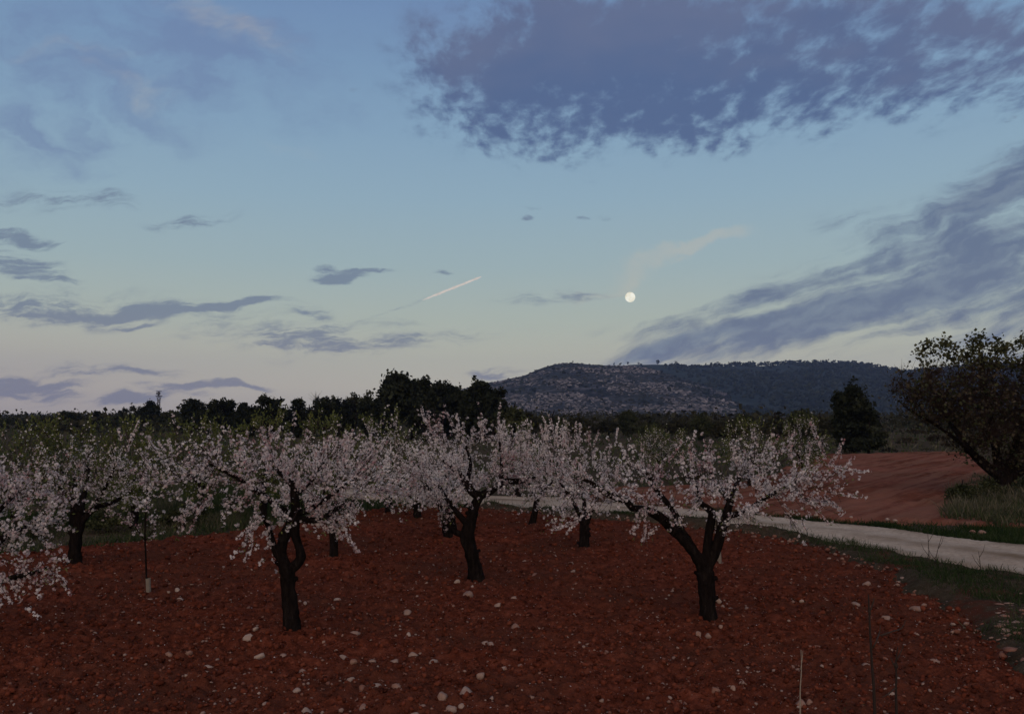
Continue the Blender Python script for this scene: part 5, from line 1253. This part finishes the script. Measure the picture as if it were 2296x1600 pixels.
# rubble spilling along the bank of the verge
gr = Geo(); r = np.random.default_rng(9); E_ = np.array(right_edge[:18]); k = r.integers(0, len(E_) - 1, 700); t = r.random((700, 1)); q = E_[k] * (1 - t) + E_[k + 1] * t + r.normal(0, .3, (700, 2)) + [.12, .12]
s_ = .010 + .045 * r.random(700) ** 4; V = ICO[0][None] * (1 + .2 * r.normal(size=(700, 12, 1))) * s_[:, None, None] * [1, .9, .7] + np.column_stack([q, .07 + 0 * s_])[:, None, :]
gr.add(V.reshape(-1, 3), (ICO[1][None] + (np.arange(700) * 12)[:, None, None]).reshape(-1, 3), np.repeat(r.uniform(.2, .75, 700), 12)); tag(gr.build('bank_rubble', M_STONE), 'small rubble along the edge of the verge', kind='stuff')
# crumbled pale limestone breaking through the bank at the right edge
r = np.random.default_rng(19); n = 190; px_ = r.uniform(2235, 2420, n); py_ = 1405 + (px_ - 2235) * .35 + r.normal(0, 24, n); q = np.array([gnd(a, b)[:2] for a, b in zip(px_, py_)])
s_ = .012 + .05 * r.random(n) ** 2.5; V = ICO[0][None] * (1 + .28 * np.clip(r.normal(size=(n, 12, 1)), -2, 2)) * s_[:, None, None] * [1.2, 1, .4] + np.column_stack([q, verge_z(q[:, 0], q[:, 1]) - .005])[:, None, :]
gr = Geo(); gr.add(V.reshape(-1, 3), (ICO[1][None] + (np.arange(n) * 12)[:, None, None]).reshape(-1, 3), np.repeat(r.uniform(.3, .8, n), 12)); tag(gr.build('broken_limestone', M_STONE), 'pale broken limestone on the bank at the right edge', kind='stuff')
# weedlings in the orchard floor, clods with thin grass
gg = Geo(); Q = scatter_poly(9000, ORCH, 0); Q = Q[fbm(Q[:, 0], Q[:, 1], .45, 3, 91) > .10]
blades(gg, np.column_stack([Q, soil_z(Q[:, 0], Q[:, 1])]), rng.uniform(.015, .05, len(Q)), rng.uniform(.004, .008, len(Q)), np.clip(rng.normal(.5, .2, len(Q)), 0, 1), .8)
tag(gg.build('sparse_weeds', M_GRASS), 'thin sparse weeds coming up through the red soil', kind='stuff')

# ================================================================ dry stalks
def stalk(label, foot_px, d, pts, rad, heads, cat='plant', group=None, side=(), name='dry_stalk', m=M_DRY, tint=.35):
    foot = np.array([ray(foot_px, 1600)[0] * d, d, .0]); root = empty(name, foot, label, cat, group)
    P = np.vstack([foot[None], np.array([at(x, y, d + dy) for x, y, dy in pts])]); P, rr = smooth_path(P, np.linspace(rad, rad * .35, len(P)), .04)
    g = Geo(); add_tube(g, P, rr, 6, tint, rough=.08, seed=3); g.build('stem', m, root, True, foot)
    for (x, y, s_) in heads:
        c = at(x, y, d); v = stone_mesh(ICO2[0], ICO2[1], np.random.default_rng(int(x)), (.6, .6, 1.5)); v = v * (1 + .25 * np.random.default_rng(4).normal(size=(len(v), 1)))
        g = Geo(); g.add(v * s_ + c, ICO2[1], .15); g.build('seed_head', m, root, False, foot)
    for L_ in side:
        Q_ = np.array([at(x, y, d + dy) for x, y, dy in L_]); Q_, rr = smooth_path(Q_, np.linspace(rad * .5, rad * .2, len(Q_)), .03)
        g = Geo(); add_tube(g, Q_, rr, 5, tint + .1); g.build('side_shoot', m, root, True, foot)
    return root
GD = 'dry weed stalks'
stalk('straight pale dry grass stalk rising from the bottom edge, leftmost of the foreground stalks', 1794, 7.0, [(1794,1560,0),(1797,1500,0),(1796,1456,0)], .007, [], 'plant', GD, tint=.85, side=[[(1795,1500,0),(1799,1475,0),(1800,1458,0)]])
stalk('tallest dark dry weed stalk with two seed heads in the right foreground', 1962, 6.6, [(1960,1560,0),(1956,1500,0),(1951,1420,0),(1949,1370,0),(1947,1332,0)], .014, [(1949,1372,.022),(1956,1508,.014)], 'plant', GD, tint=.1,
      side=[[(1957,1452,0),(1966,1434,0),(1973,1412,.1),(1974,1402,.1)],[(1974,1424,0),(2000,1415,0),(2022,1407,.1),(2030,1390,.1)],[(1949,1372,0),(1957,1352,0),(1960,1340,0)]])
stalk('shorter dark dry weed stalk with a ragged head, rightmost in the foreground', 2010, 6.8, [(2009,1560,0),(2010,1520,0),(2009,1480,0),(2013,1450,0)], .0125, [(2009,1492,.023)], 'plant', GD, tint=.1,
      side=[[(2009,1500,0),(2000,1480,0),(1996,1472,0)],[(2009,1540,0),(1992,1555,0),(1978,1562,0)],[(2010,1480,0),(2020,1460,0),(2027,1445,0)]])
def small_stalk(label, x, yb, yt, lean=0, fork=True):
    d_ = gnd(x, yb)[1]; foot = gnd(x, yb); root = empty('dry_stalk', foot, label, 'plant', 'dry weed stalks beside the track'); P = np.array([foot - [0, 0, .03], at(x + lean * .4, (yb + yt) / 2, d_), at(x + lean, yt, d_)])
    P, rr = smooth_path(P, [.009, .006, .003], .06); g = Geo(); add_tube(g, P, rr, 5, .25); g.build('stem', M_DRY, root, True, foot)
    if fork:
        for s1 in (-1, 1):
            a = P[len(P) // 3 * (1 if s1 < 0 else 2)]; b = a + np.array([s1 * .12, .03, .22]); g = Geo(); add_tube(g, np.array([a, (a + b) / 2 + [s1 * .02, 0, 0], b]), [.005, .004, .002], 4, .3); g.build('side_shoot', M_DRY, root, True, foot)
small_stalk('forked dry stalk standing up against the pale track, left one of the pair', 2084, 1272, 1190, -4)
small_stalk('dry stalk against the pale track leaning right beside the forked pair', 2094, 1276, 1200, 18)
small_stalk('slim dry stalk near the right end of the track edge', 2200, 1292, 1235, -6)
small_stalk('curved dry stalk at the track edge, rightmost', 2236, 1306, 1262, 12, False)
small_stalk('short dry stalk between the slim and the curved one', 2214, 1298, 1262, 3, False)
small_stalk('thin dry stem at the bank below the three-stemmed tree', 1690, 1212, 1185, 3, False)

# ================================================================ the air between here and the hill
HD = 0.0001
hb = Geo(); slab(hb, np.array([0., 1200., 121.]), 9000., 5200., 246.)
mh = bpy.data.materials.new('evening_haze'); mh.use_nodes = True; mh.node_tree.nodes.clear(); g = NT(mh.node_tree)
hv = g.n('ShaderNodeVolumePrincipled'); hv.inputs['Color'].default_value = (.42, .60, 1.0, 1); hv.inputs['Density'].default_value = HD; hv.inputs['Anisotropy'].default_value = .0
ho = g.n('ShaderNodeOutputMaterial'); g.l(hv.outputs[0], ho.inputs['Volume'])
tag(hb.build('haze', mh), 'thin evening haze over the plain', kind='stuff')
